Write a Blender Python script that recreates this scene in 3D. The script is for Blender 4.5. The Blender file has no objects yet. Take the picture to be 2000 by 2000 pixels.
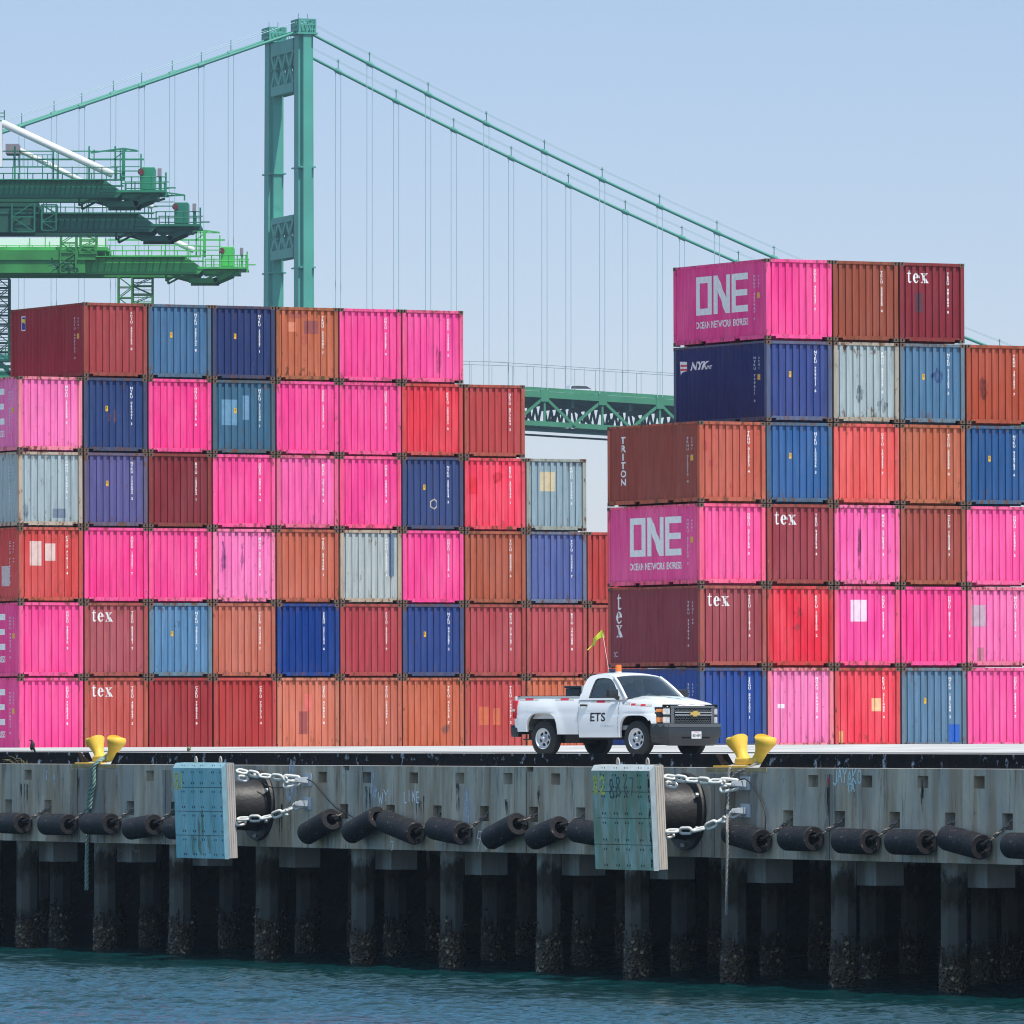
import bpy, bmesh, math, random
from mathutils import Vector, Matrix
from math import sin, cos, tan, radians, degrees, pi, sqrt, atan, atan2, floor
import numpy as np
random.seed(7)
SC = bpy.context.scene
COL = SC.collection

# ------------------------------------------------------------------ camera
F = 16500.0            # focal length in pixels of a 2000 px wide picture
YH = 1450.0            # picture row of the horizon
CAMZ = 5.15            # metres above the water
PITCH = atan((YH - 1000.0) / F)
cd = bpy.data.cameras.new('camera')
cam = bpy.data.objects.new('camera', cd)
COL.objects.link(cam)
cd.sensor_width = 36.0
cd.lens = 36.0 * F / 2000.0
cd.clip_start = 1.0
cd.clip_end = 20000.0
cam.location = (0, 0, CAMZ)
cam.rotation_euler = (pi / 2 + PITCH, 0, 0)
SC.camera = cam

# ------------------------------------------------------------------ sky, sun, exposure
SKY0 = (.43,.43,.57,1); SKY1 = (.43,.42,.50,1); SKY2 = (.28,.56,.66,1)
SUN_AZ = radians(34)      # from the camera's side (-Y) round to the right (+X)
SUN_EL = radians(62)
w = bpy.data.worlds.new('World')
SC.world = w
w.use_nodes = True
wn = w.node_tree
wn.nodes.clear()
wo = wn.nodes.new('ShaderNodeOutputWorld')
bg = wn.nodes.new('ShaderNodeBackground')
sky = wn.nodes.new('ShaderNodeTexSky')
sky.sky_type = 'NISHITA'
sky.sun_disc = False
sky.sun_elevation = SUN_EL
sky.sun_rotation = pi - SUN_AZ
sky.altitude = 0
sky.air_density = 1.0
sky.dust_density = 0.2
sky.ozone_density = 3.0
bg.inputs['Strength'].default_value = 0.15
# the low sky is a clearer, deeper blue than the model gives
tcw = wn.nodes.new('ShaderNodeTexCoord'); sxw = wn.nodes.new('ShaderNodeSeparateXYZ')
wn.links.new(tcw.outputs['Generated'], sxw.inputs[0])
crw = wn.nodes.new('ShaderNodeValToRGB'); wn.links.new(sxw.outputs['Z'], crw.inputs[0])
ew = crw.color_ramp.elements
ew[0].position = 0.0; ew[0].color = SKY0
ew[1].position = 0.5; ew[1].color = (1.22, 1.05, .80, 1)
q_ = ew.new(0.085); q_.color = SKY1
q_ = ew.new(0.22); q_.color = SKY2
mxw = wn.nodes.new('ShaderNodeMix'); mxw.data_type = 'RGBA'; mxw.blend_type = 'MULTIPLY'; mxw.inputs[0].default_value = 1.0
wn.links.new(sky.outputs[0], mxw.inputs[6]); wn.links.new(crw.outputs[0], mxw.inputs[7])
wn.links.new(mxw.outputs[2], bg.inputs[0])
wn.links.new(bg.outputs[0], wo.inputs[0])
sl = bpy.data.lights.new('sun', 'SUN')
sl.energy = 2.75
sl.angle = radians(0.5)
sl.color = (1.0, 0.955, 0.88)
so = bpy.data.objects.new('sun', sl)
COL.objects.link(so)
sdir = Vector((sin(SUN_AZ) * cos(SUN_EL), -cos(SUN_AZ) * cos(SUN_EL), sin(SUN_EL)))
so.rotation_euler = sdir.to_track_quat('Z', 'Y').to_euler()
so.location = (0, 0, 200)
SC.view_settings.view_transform = 'Standard'
SC.view_settings.look = 'None'
SC.view_settings.gamma = 1.0
SC.view_settings.use_curve_mapping = False
SC.view_settings.exposure = 0.70
HAZEC = (.62,.80,1.0,1); HAZED = .00008
SC.render.engine = 'CYCLES'
SC.cycles.use_denoising = True
SC.cycles.max_bounces = 6
SC.cycles.volume_bounces = 0
SC.cycles.filter_width = 1.1

# ------------------------------------------------------------------ helpers
def lin(c):
    c = c / 255.0
    return c / 12.92 if c <= 0.04045 else ((c + 0.055) / 1.055) ** 2.4
def rgb(r, g, b, k=1.0):
    return (lin(r) * k, lin(g) * k, lin(b) * k, 1.0)

def tag(o, label=None, cat=None, group=None, kind=None):
    if label: o['label'] = label
    if cat: o['category'] = cat
    if group: o['group'] = group
    if kind: o['kind'] = kind
    return o
def empty(name, loc=(0, 0, 0), rot=(0, 0, 0), label=None, cat=None, group=None):
    o = bpy.data.objects.new(name, None)
    COL.objects.link(o)
    o.location = loc
    o.rotation_euler = rot
    o.empty_display_size = 0.3
    return tag(o, label, cat, group)

class MB:
    """collects geometry for one mesh object"""
    def __init__(s):
        s.v = []; s.f = []; s.m = []
        s.mi = 0
    def add(s, vs, fs, T=None):
        b = len(s.v)
        if T is not None:
            vs = [T @ Vector(p) for p in vs]
        s.v.extend([tuple(p) for p in vs])
        s.f.extend([tuple(i + b for i in f) for f in fs])
        s.m.extend([s.mi] * len(fs))
        return s
    def box(s, x0, x1, y0, y1, z0, z1, T=None):
        vs = [(x0,y0,z0),(x1,y0,z0),(x1,y1,z0),(x0,y1,z0),(x0,y0,z1),(x1,y0,z1),(x1,y1,z1),(x0,y1,z1)]
        return s.add(vs, [(0,3,2,1),(4,5,6,7),(0,1,5,4),(1,2,6,5),(2,3,7,6),(3,0,4,7)], T)
    def bbox(s, x0, x1, y0, y1, z0, z1, b=0.01, T=None):
        """box with chamfered edges"""
        bm = bmesh.new()
        r = bmesh.ops.create_cube(bm, size=1.0)
        for p in bm.verts:
            p.co = Vector((x0 + (p.co.x + .5) * (x1 - x0), y0 + (p.co.y + .5) * (y1 - y0), z0 + (p.co.z + .5) * (z1 - z0)))
        bmesh.ops.bevel(bm, geom=list(bm.edges), offset=b, segments=2, profile=0.5, affect='EDGES')
        s.addbm(bm, T); bm.free()
        return s
    def addbm(s, bm, T=None):
        bm.verts.index_update()
        return s.add([p.co.copy() for p in bm.verts], [[q.index for q in f.verts] for f in bm.faces], T)
    def tube(s, pts, r, n=8, caps=True, T=None):
        """tube along a polyline; r number or list"""
        pts = [Vector(p) for p in pts]
        rs = r if isinstance(r, (list, tuple)) else [r] * len(pts)
        vs = []; fs = []
        up = None
        for i, p in enumerate(pts):
            if i == 0: t = pts[1] - p
            elif i == len(pts) - 1: t = p - pts[i - 1]
            else: t = (pts[i + 1] - p).normalized() + (p - pts[i - 1]).normalized()
            if t.length < 1e-9: t = Vector((0, 0, 1))
            t.normalize()
            if up is None:
                a = Vector((0, 0, 1)) if abs(t.z) < 0.9 else Vector((1, 0, 0))
                up = (a - t * a.dot(t)).normalized()
            else:
                up = up - t * up.dot(t)
                if up.length < 1e-6:
                    up = t.orthogonal()
                up.normalize()
            sd = t.cross(up)
            for k in range(n):
                a = 2 * pi * k / n
                vs.append(p + (up * cos(a) + sd * sin(a)) * rs[i])
        for i in range(len(pts) - 1):
            for k in range(n):
                k2 = (k + 1) % n
                fs.append((i*n+k, i*n+k2, (i+1)*n+k2, (i+1)*n+k))
        if caps:
            fs.append(tuple(range(n - 1, -1, -1)))
            fs.append(tuple(range((len(pts)-1)*n, len(pts)*n)))
        return s.add(vs, fs, T)
    def bar(s, a, b, w, h=None, T=None):
        """rectangular bar from a to b"""
        h = h or w
        a = Vector(a); b = Vector(b)
        t = (b - a).normalized()
        u = Vector((0, 0, 1)) if abs(t.z) < 0.95 else Vector((1, 0, 0))
        sd = t.cross(u).normalized()
        up = sd.cross(t)
        vs = []
        for p in (a, b):
            for (i, j) in ((-1,-1),(1,-1),(1,1),(-1,1)):
                vs.append(p + sd * (i * w / 2) + up * (j * h / 2))
        return s.add(vs, [(0,1,2,3),(7,6,5,4),(0,4,5,1),(1,5,6,2),(2,6,7,3),(3,7,4,0)], T)
    def prism(s, poly, axis, a, b, T=None):
        """extrude 2D polygon (ccw) along axis 'x','y','z' from a to b"""
        n = len(poly); vs = []
        for c in (a, b):
            for (p, q) in poly:
                vs.append({'x': (c, p, q), 'y': (p, c, q), 'z': (p, q, c)}[axis])
        fs = [tuple(range(n)), tuple(range(2*n-1, n-1, -1))]
        for i in range(n):
            j = (i + 1) % n
            fs.append((i, i+n, j+n, j))
        return s.add(vs, fs, T)
    def lathe(s, prof, n=24, T=None, caps=False):
        """profile [(r,z)] round z"""
        vs = []; fs = []
        for (r, z) in prof:
            for k in range(n):
                a = 2*pi*k/n
                vs.append((r*cos(a), r*sin(a), z))
        for i in range(len(prof)-1):
            for k in range(n):
                k2 = (k+1) % n
                fs.append((i*n+k, i*n+k2, (i+1)*n+k2, (i+1)*n+k))
        if caps:
            fs.append(tuple(range(n-1,-1,-1)))
            fs.append(tuple(range((len(prof)-1)*n, len(prof)*n)))
        return s.add(vs, fs, T)
    def grid(s, P, nu, nv, T=None):
        """P(i,j) -> point"""
        vs = [P(i, j) for i in range(nu+1) for j in range(nv+1)]
        fs = [(i*(nv+1)+j, (i+1)*(nv+1)+j, (i+1)*(nv+1)+j+1, i*(nv+1)+j+1) for i in range(nu) for j in range(nv)]
        return s.add(vs, fs, T)
    def ball(s, c, r, n=10, T=None):
        c = Vector(c); vs = []; fs = []
        rr = r if isinstance(r, (tuple, list)) else (r, r, r)
        m = n // 2
        for i in range(m+1):
            for k in range(n):
                a = pi*i/m; b = 2*pi*k/n
                vs.append(c + Vector((rr[0]*sin(a)*cos(b), rr[1]*sin(a)*sin(b), rr[2]*cos(a))))
        for i in range(m):
            for k in range(n):
                k2 = (k+1) % n
                fs.append((i*n+k, (i+1)*n+k, (i+1)*n+k2, i*n+k2))
        return s.add(vs, fs, T)
    def mesh(s, name, mats, smooth=False, weld=0.0, fixn=True, smooth_angle=None):
        me = bpy.data.meshes.new(name)
        me.from_pydata(s.v, [], s.f)
        mats = mats if isinstance(mats, (list, tuple)) else [mats]
        for m in mats: me.materials.append(m)
        me.polygons.foreach_set('material_index', s.m)
        if weld or fixn:
            bm = bmesh.new(); bm.from_mesh(me)
            if weld: bmesh.ops.remove_doubles(bm, verts=bm.verts, dist=weld)
            if fixn: bmesh.ops.recalc_face_normals(bm, faces=bm.faces)
            bm.to_mesh(me); bm.free()
        if smooth or smooth_angle:
            me.polygons.foreach_set('use_smooth', [True]*len(me.polygons))
            if smooth_angle: me.set_sharp_from_angle(angle=radians(smooth_angle))
        me.update()
        return me
    def build(s, name, mats, parent=None, **k):
        me = s.mesh(name, mats, **k)
        o = bpy.data.objects.new(name, me)
        COL.objects.link(o)
        if parent: o.parent = parent
        return o

def link(name, me, parent=None, loc=None):
    o = bpy.data.objects.new(name, me)
    COL.objects.link(o)
    if parent: o.parent = parent
    if loc: o.location = loc
    return o

def fill2d(outer, holes=()):
    """triangulated plate: returns verts2d, faces"""
    bm = bmesh.new()
    edges = []
    for loop in [outer] + list(holes):
        vs = [bm.verts.new((p[0], p[1], 0)) for p in loop]
        for i in range(len(vs)):
            edges.append(bm.edges.new((vs[i], vs[(i+1) % len(vs)])))
    bmesh.ops.triangle_fill(bm, use_beauty=True, use_dissolve=False, edges=edges)
    bm.verts.index_update()
    v = [(p.co.x, p.co.y) for p in bm.verts]
    f = [tuple(q.index for q in fc.verts) for fc in bm.faces]
    bm.free()
    return v, f

_gl = {}
def text2d(body, size=1.0, bold=0.0, spacing=1.0, shear=0.0, align='LEFT'):
    key = (body, bold, spacing, shear, align)
    if key not in _gl:
        cu = bpy.data.curves.new('txt', 'FONT')
        cu.body = body; cu.size = 1.0; cu.offset = bold; cu.space_character = spacing
        cu.shear = shear; cu.align_x = align; cu.resolution_u = 3
        ob = bpy.data.objects.new('txt', cu)
        COL.objects.link(ob)
        bpy.context.view_layer.update()
        dg = bpy.context.evaluated_depsgraph_get()
        me = ob.evaluated_get(dg).to_mesh()
        v = [(p.co.x, p.co.y) for p in me.vertices]
        f = [tuple(p.vertices) for p in me.polygons]
        ob.evaluated_get(dg).to_mesh_clear()
        bpy.data.objects.remove(ob); bpy.data.curves.remove(cu)
        _gl[key] = (v, f)
    v, f = _gl[key]
    return [(x*size, y*size) for x, y in v], f
def bounds(v):
    xs = [p[0] for p in v]; ys = [p[1] for p in v]
    return min(xs), max(xs), min(ys), max(ys)
def join2d(parts):
    V = []; Fc = []
    for v, f in parts:
        b = len(V); V += list(v); Fc += [tuple(i+b for i in g) for g in f]
    return V, Fc
def rect2d(x0, y0, x1, y1):
    return [(x0,y0),(x1,y0),(x1,y1),(x0,y1)], [(0,1,2,3)]
def poly2d(pts):
    return fill2d(pts)
def drape(v2, f2, breaks, fn):
    """cut a flat figure at x=breaks and lift every vertex with fn(x,y)->3D"""
    bm = bmesh.new()
    vs = [bm.verts.new((x, y, 0)) for x, y in v2]
    for f in f2:
        try: bm.faces.new([vs[i] for i in f])
        except ValueError: pass
    x0, x1, _, _ = bounds(v2)
    for b in breaks:
        if x0 + 1e-5 < b < x1 - 1e-5:
            bmesh.ops.bisect_plane(bm, geom=list(bm.verts)+list(bm.edges)+list(bm.faces), dist=1e-6,
                                   plane_co=(b, 0, 0), plane_no=(1, 0, 0))
    mb = MB()
    bm.verts.index_update()
    mb.add([fn(p.co.x, p.co.y) for p in bm.verts], [[q.index for q in f.verts] for f in bm.faces])
    bm.free()
    return mb

# ------------------------------------------------------------------ materials
def newmat(name):
    m = bpy.data.materials.new(name)
    m.use_nodes = True
    nt = m.node_tree
    p = nt.nodes['Principled BSDF']
    return m, nt, p
def N(nt, t, **k):
    n = nt.nodes.new(t)
    for a, b in k.items():
        if a in n.inputs.keys() if isinstance(a, str) and a[0].isupper() else False:
            n.inputs[a].default_value = b
        else:
            setattr(n, a, b)
    return n
def simple(name, c, rough=0.6, metal=0.0, spec=0.5, var=0.0, vscale=3.0, bump=0.0, bscale=20.0, dirt=None, dirtc=(0.05,0.04,0.03,1), dscale=4.0, stretch=1.0):
    """plain material with procedural variation; dirt = amount 0..1"""
    m, nt, p = newmat(name)
    p.inputs['Roughness'].default_value = rough
    p.inputs['Metallic'].default_value = metal
    p.inputs['Specular IOR Level'].default_value = spec
    L = nt.links.new
    tc = N(nt, 'ShaderNodeTexCoord')
    mp = N(nt, 'ShaderNodeMapping'); mp.inputs['Scale'].default_value = (1, 1, stretch)
    L(tc.outputs['Object'], mp.inputs[0])
    src = None
    base = N(nt, 'ShaderNodeRGB'); base.outputs[0].default_value = c
    out = base.outputs[0]
    if var > 0:
        nz = N(nt, 'ShaderNodeTexNoise'); nz.inputs['Scale'].default_value = vscale; nz.inputs['Detail'].default_value = 5
        L(mp.outputs[0], nz.inputs['Vector'])
        mr = N(nt, 'ShaderNodeMapRange'); mr.inputs[1].default_value = 0.3; mr.inputs[2].default_value = 0.7
        mr.inputs[3].default_value = 1 - var; mr.inputs[4].default_value = 1 + var
        L(nz.outputs[0], mr.inputs[0])
        mx = N(nt, 'ShaderNodeVectorMath', operation='SCALE')
        L(out, mx.inputs[0]); L(mr.outputs[0], mx.inputs['Scale'])
        out = mx.outputs[0]
    if dirt:
        nz = N(nt, 'ShaderNodeTexNoise'); nz.inputs['Scale'].default_value = dscale; nz.inputs['Detail'].default_value = 8; nz.inputs['Roughness'].default_value = .65
        L(mp.outputs[0], nz.inputs['Vector'])
        mr = N(nt, 'ShaderNodeMapRange'); t = 0.72 - 0.32*dirt
        mr.inputs[1].default_value = t; mr.inputs[2].default_value = t + .08
        L(nz.outputs[0], mr.inputs[0])
        mx = N(nt, 'ShaderNodeMix', data_type='RGBA')
        mx.inputs[7].default_value = dirtc
        L(mr.outputs[0], mx.inputs[0]); L(out, mx.inputs[6]); out = mx.outputs[2]
    L(out, p.inputs['Base Color'])
    if bump > 0:
        nz = N(nt, 'ShaderNodeTexNoise'); nz.inputs['Scale'].default_value = bscale; nz.inputs['Detail'].default_value = 6
        L(mp.outputs[0], nz.inputs['Vector'])
        bp = N(nt, 'ShaderNodeBump'); bp.inputs['Strength'].default_value = 1.0; bp.inputs['Distance'].default_value = bump
        L(nz.outputs[0], bp.inputs['Height']); L(bp.outputs[0], p.inputs['Normal'])
    return m

# container paint: colour comes from the object, alpha = how worn it is
def container_paint():
    m, nt, p = newmat('container_paint')
    L = nt.links.new
    oi = N(nt, 'ShaderNodeObjectInfo')
    tc = N(nt, 'ShaderNodeTexCoord')
    rv = N(nt, 'ShaderNodeVectorMath', operation='SCALE'); rv.inputs[0].default_value = (37, 53, 71)
    L(oi.outputs['Random'], rv.inputs['Scale'])
    ad = N(nt, 'ShaderNodeVectorMath', operation='ADD')
    L(tc.outputs['Object'], ad.inputs[0]); L(rv.outputs[0], ad.inputs[1])
    def noise(sc, det, rgh, scale=(1,1,1)):
        mp = N(nt, 'ShaderNodeMapping'); mp.inputs['Scale'].default_value = scale
        L(ad.outputs[0], mp.inputs[0])
        n = N(nt, 'ShaderNodeTexNoise'); n.inputs['Scale'].default_value = sc; n.inputs['Detail'].default_value = det; n.inputs['Roughness'].default_value = rgh
        L(mp.outputs[0], n.inputs['Vector'])
        return n.outputs[0]
    def mr(src, a, b, c, d):
        q = N(nt, 'ShaderNodeMapRange'); q.inputs[1].default_value = a; q.inputs[2].default_value = b; q.inputs[3].default_value = c; q.inputs[4].default_value = d
        L(src, q.inputs[0]); return q.outputs[0]
    def mix(fac, a, b, mode='MIX'):
        q = N(nt, 'ShaderNodeMix', data_type='RGBA', blend_type=mode)
        if isinstance(fac, float): q.inputs[0].default_value = fac
        else: L(fac, q.inputs[0])
        for s_, v_ in ((6, a), (7, b)):
            if isinstance(v_, tuple): q.inputs[s_].default_value = v_
            else: L(v_, q.inputs[s_])
        return q.outputs[2]
    def mul(a, b):
        q = N(nt, 'ShaderNodeMath', operation='MULTIPLY')
        for i_, v_ in ((0, a), (1, b)):
            if isinstance(v_, float): q.inputs[i_].default_value = v_
            else: L(v_, q.inputs[i_])
        return q.outputs[0]
    base = oi.outputs['Color']; worn = oi.outputs['Alpha']
    # sun-bleached areas
    hs = N(nt, 'ShaderNodeHueSaturation'); hs.inputs['Saturation'].default_value = .93; hs.inputs['Value'].default_value = 1.06
    L(base, hs.inputs['Color'])
    f1 = mr(noise(1.1, 4, .55, (1,1,.35)), .38, .66, 0., .8)
    c = mix(f1, base, hs.outputs[0])
    # vertical grime streaks
    f2 = mr(noise(3.0, 6, .6, (3.2,3.2,.22)), .40, .70, 1.0, .74)
    vm = N(nt, 'ShaderNodeVectorMath', operation='SCALE'); L(c, vm.inputs[0]); L(f2, vm.inputs['Scale']); c = vm.outputs[0]
    # small scuffs and scratches
    f3 = mul(mr(noise(7.5, 8, .72, (1,1,.6)), .65, .71, 0., .4), worn)
    c = mix(f3, c, (.55, .5, .46, 1))
    # rust gathers along the top, bottom and post edges
    sp = N(nt, 'ShaderNodeSeparateXYZ'); L(tc.outputs['Object'], sp.inputs[0])
    e1 = N(nt, 'ShaderNodeMath', operation='SUBTRACT'); e1.inputs[1].default_value = 1.29; L(sp.outputs['Z'], e1.inputs[0])
    e2 = N(nt, 'ShaderNodeMath', operation='ABSOLUTE'); L(e1.outputs[0], e2.inputs[0])
    e3 = mr(e2.outputs[0], .7, 1.3, 0., .11)
    nn = N(nt, 'ShaderNodeMath', operation='ADD'); L(noise(5.0, 9, .7, (1.3,1.3,.5)), nn.inputs[0]); L(e3, nn.inputs[1])
    f4 = mul(mr(nn.outputs[0], .60, .69, 0., 1.1), worn)
    c = mix(f4, c, (.135, .062, .032, 1))
    f5 = mul(mr(noise(2.6, 7, .65, (1,1,.4)), .55, .70, 0., .55), worn)
    dk = N(nt, 'ShaderNodeVectorMath', operation='SCALE'); L(c, dk.inputs[0]); dk.inputs['Scale'].default_value = .66
    c = mix(f5, c, dk.outputs[0])
    L(c, p.inputs['Base Color'])
    L(mr(noise(2.0, 3, .5), .3, .7, .42, .62), p.inputs['Roughness'])
    p.inputs['Specular IOR Level'].default_value = .03
    bp = N(nt, 'ShaderNodeBump'); bp.inputs['Distance'].default_value = .02; bp.inputs['Strength'].default_value = .55
    L(noise(1.7, 3, .45, (1,1,.6)), bp.inputs['Height']); L(bp.outputs[0], p.inputs['Normal'])
    return m
def softmat(name, c, lo=.40, hi=.60, amax=.85, sc=7, stretch=.3):
    m, nt, p = newmat(name); p.inputs['Base Color'].default_value = c; p.inputs['Roughness'].default_value = .85
    tc = N(nt, 'ShaderNodeTexCoord'); nz = N(nt, 'ShaderNodeTexNoise'); nz.inputs['Scale'].default_value = sc; nz.inputs['Detail'].default_value = 8; nz.inputs['Roughness'].default_value = .7
    mp = N(nt, 'ShaderNodeMapping'); mp.inputs['Scale'].default_value = (1,1,stretch); nt.links.new(tc.outputs['Object'], mp.inputs[0]); nt.links.new(mp.outputs[0], nz.inputs['Vector'])
    mr = N(nt, 'ShaderNodeMapRange'); mr.inputs[1].default_value = lo; mr.inputs[2].default_value = hi; mr.inputs[4].default_value = amax
    nt.links.new(nz.outputs[0], mr.inputs[0]); nt.links.new(mr.outputs[0], p.inputs['Alpha'])
    return m
MPAINT = container_paint()
MWHITE = simple('white_lettering', rgb(235,235,235,.9), .6, var=.08, vscale=9)
MGREYLET = simple('grey_lettering', rgb(205,212,222,.85), .6, var=.08, vscale=7)
MDARK = simple('black_void', (.006,.006,.007,1), .9, spec=.1)
MCAST = simple('casting_steel', (.125,.075,.052,1), .8, var=.35, vscale=14, bump=.004, bscale=40, dirt=.45, dirtc=(.05,.035,.03,1), dscale=9)
MYEL = simple('yellow_tag', rgb(245,190,40,.8), .5)
def concrete(name, c=(.20,.21,.22,1), streak=.9, warm=(.40,.29,.19,1)):
    m, nt, p = newmat(name)
    L = nt.links.new
    p.inputs['Roughness'].default_value = .88
    p.inputs['Specular IOR Level'].default_value = .12
    tc = N(nt, 'ShaderNodeTexCoord')
    def noise(sc, det, rgh, scale):
        mp = N(nt, 'ShaderNodeMapping'); mp.inputs['Scale'].default_value = scale
        L(tc.outputs['Object'], mp.inputs[0])
        n = N(nt, 'ShaderNodeTexNoise'); n.inputs['Scale'].default_value = sc; n.inputs['Detail'].default_value = det; n.inputs['Roughness'].default_value = rgh
        L(mp.outputs[0], n.inputs['Vector']); return n.outputs[0]
    def mr(src, a, b, c_, d):
        q = N(nt, 'ShaderNodeMapRange'); q.inputs[1].default_value = a; q.inputs[2].default_value = b; q.inputs[3].default_value = c_; q.inputs[4].default_value = d
        L(src, q.inputs[0]); return q.outputs[0]
    def mix(fac, a, b):
        q = N(nt, 'ShaderNodeMix', data_type='RGBA'); L(fac, q.inputs[0])
        for s_, v_ in ((6, a), (7, b)):
            if isinstance(v_, tuple): q.inputs[s_].default_value = v_
            else: L(v_, q.inputs[s_])
        return q.outputs[2]
    cc = mix(mr(noise(.8, 5, .6, (1,1,.5)), .38, .62, 0, .9), c, (c[0]*.60, c[1]*.68, c[2]*.78, 1))
    cc = mix(mr(noise(1.0, 6, .62, (2.4,2.4,.18)), .45, .60, 0, .85*streak), cc, warm)
    cc = mix(mr(noise(2.3, 8, .68, (2.2,2.2,.25)), .54, .66, 0, .8*streak), cc, (.11,.10,.095,1))
    cc = mix(mr(noise(5.5, 8, .7, (1,1,.7)), .69, .72, 0, .6), cc, (.62,.65,.68,1))
    cc = mix(mr(noise(9, 6, .6, (1,1,.4)), .66, .74, 0, .8), cc, (.07,.07,.07,1))
    L(cc, p.inputs['Base Color'])
    bp = N(nt, 'ShaderNodeBump'); bp.inputs['Distance'].default_value = .02; bp.inputs['Strength'].default_value = .7
    L(noise(9, 8, .7, (1,1,.6)), bp.inputs['Height']); L(bp.outputs[0], p.inputs['Normal'])
    return m
MCONC = concrete('pier_concrete', (.68,.585,.455,1))
# ------------------------------------------------------------------ frames of reference
PHI = radians(61.6)                       # the quay edge runs away to the left by this much
WD = Vector((cos(PHI), -sin(PHI), 0))     # along the quay, towards the right / nearer
WN = Vector((sin(PHI), cos(PHI), 0))      # inland
WY0 = F / 87.4
W0 = Vector((0, WY0, 0))
def wp(v, u, z):                          # quay frame -> world (z above the water)
    return W0 + WD*v + WN*u + Vector((0, 0, z))
def wv(px, u=0.0):
    t = (px - 1000.0) / F
    return (t*WY0 + u*(t*cos(PHI) - sin(PHI))) / (cos(PHI) + t*sin(PHI))
def wz(px, py, u=0.0):
    return CAMZ + (YH - py)/F * wp(wv(px, u), u, 0).y
QROT = (0, 0, atan2(WD.y, WD.x))          # local x along the quay, local y inland
EDGE = CAMZ - .54
BOT = CAMZ - 2.46
def smooth(a, b, x):
    t = max(0., min(1., (x-a)/(b-a))); return t*t*(3-2*t)
def deckz(u, v):
    pts = [(0, -.54), (.35,-.46), (1.2,-.38), (4.5,-.31), (12,-.235), (19,-.165), (26,-.20), (34,-.36), (44,-.33), (60,-.26), (900,-.26)]
    for i in range(len(pts)-1):
        if u <= pts[i+1][0]:
            a = (u-pts[i][0])/(pts[i+1][0]-pts[i][0]); z = pts[i][1]*(1-a)+pts[i+1][1]*a; break
    vv = max(-130, min(40, v))
    return CAMZ + z + smooth(8, 20, u)*(.0022*(vv+70))

# ------------------------------------------------------------------ deck
MDECK = simple('deck_concrete', (.50,.485,.46,1), .8, var=.22, vscale=.5, bump=.01, bscale=9, dirt=.25, dirtc=(.30,.28,.26,1), dscale=.6)
mb = MB()
us = [0,.35,1.2,2.5,4.5,8,12,15,17,19,21,23,26,30,34,39,44,52,60,90,150,300,600]
vs_ = [-420,-300,-220,-180] + list(range(-160, 64, 4)) + [80,120,200]
mb.grid(lambda i, j: (vs_[i], us[j], deckz(us[j], vs_[i])), len(vs_)-1, len(us)-1)
deck = mb.build('deck', MDECK, smooth=True)
deck.location = W0; deck.rotation_euler = QROT
tag(deck, kind='structure')
# slab underside
mb = MB(); mb.box(-160, 60, .55, 40, BOT+.75, BOT+1.2)
o = mb.build('deck_slab', MCONC); o.location = W0; o.rotation_euler = QROT; tag(o, kind='structure')
# rock slope far under the deck
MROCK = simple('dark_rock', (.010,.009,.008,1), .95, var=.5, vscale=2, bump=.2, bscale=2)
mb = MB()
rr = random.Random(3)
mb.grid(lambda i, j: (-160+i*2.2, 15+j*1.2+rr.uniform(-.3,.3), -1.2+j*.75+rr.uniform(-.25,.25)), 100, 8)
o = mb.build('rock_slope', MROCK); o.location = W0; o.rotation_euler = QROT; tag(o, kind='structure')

# quay wall with recessed pockets, one solid face beam
low_px = [17, 94, 168, 255, 337, 672, 763, 854, 946, 1042, 1134, 1232, 1539, 1640, 1747, 1855, 1967, 2080]
up_px = [55, 293, 630, 717, 808, 898, 992, 1085, 1588, 1693, 1802, 1912, 2030]
low_v = [wv(p) for p in low_px]; up_v = [wv(p) for p in up_px]
slot_v = [wv(676), wv(1035)]
ZU = CAMZ - .81; ZL = CAMZ - 1.60
zb = [BOT, ZL-.17, ZL+.17, ZU-.125, ZU+.125, EDGE-.11, EDGE]
V0, V1 = -75.0, 40.0
xb = {round(V0,4), round(V1,4)}
cells = []
for v in low_v: cells.append((v-.21, v+.21, 1)); 
for v in up_v: cells.append((v-.215, v+.215, 3))
for v in slot_v: cells.append((v-.16, v+.16, 5))
for a, b, _ in cells: xb.add(round(a,4)); xb.add(round(b,4))
xb = sorted(xb)
mb = MB()
vid = {}
def vtx(x, y, z):
    k = (round(x,4), round(y,4), round(z,4))
    if k not in vid:
        vid[k] = len(mb.v); mb.v.append((x,y,z))
    return vid[k]
def quad(*p):
    mb.f.append(tuple(vtx(*q) for q in p)); mb.m.append(0)
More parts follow.
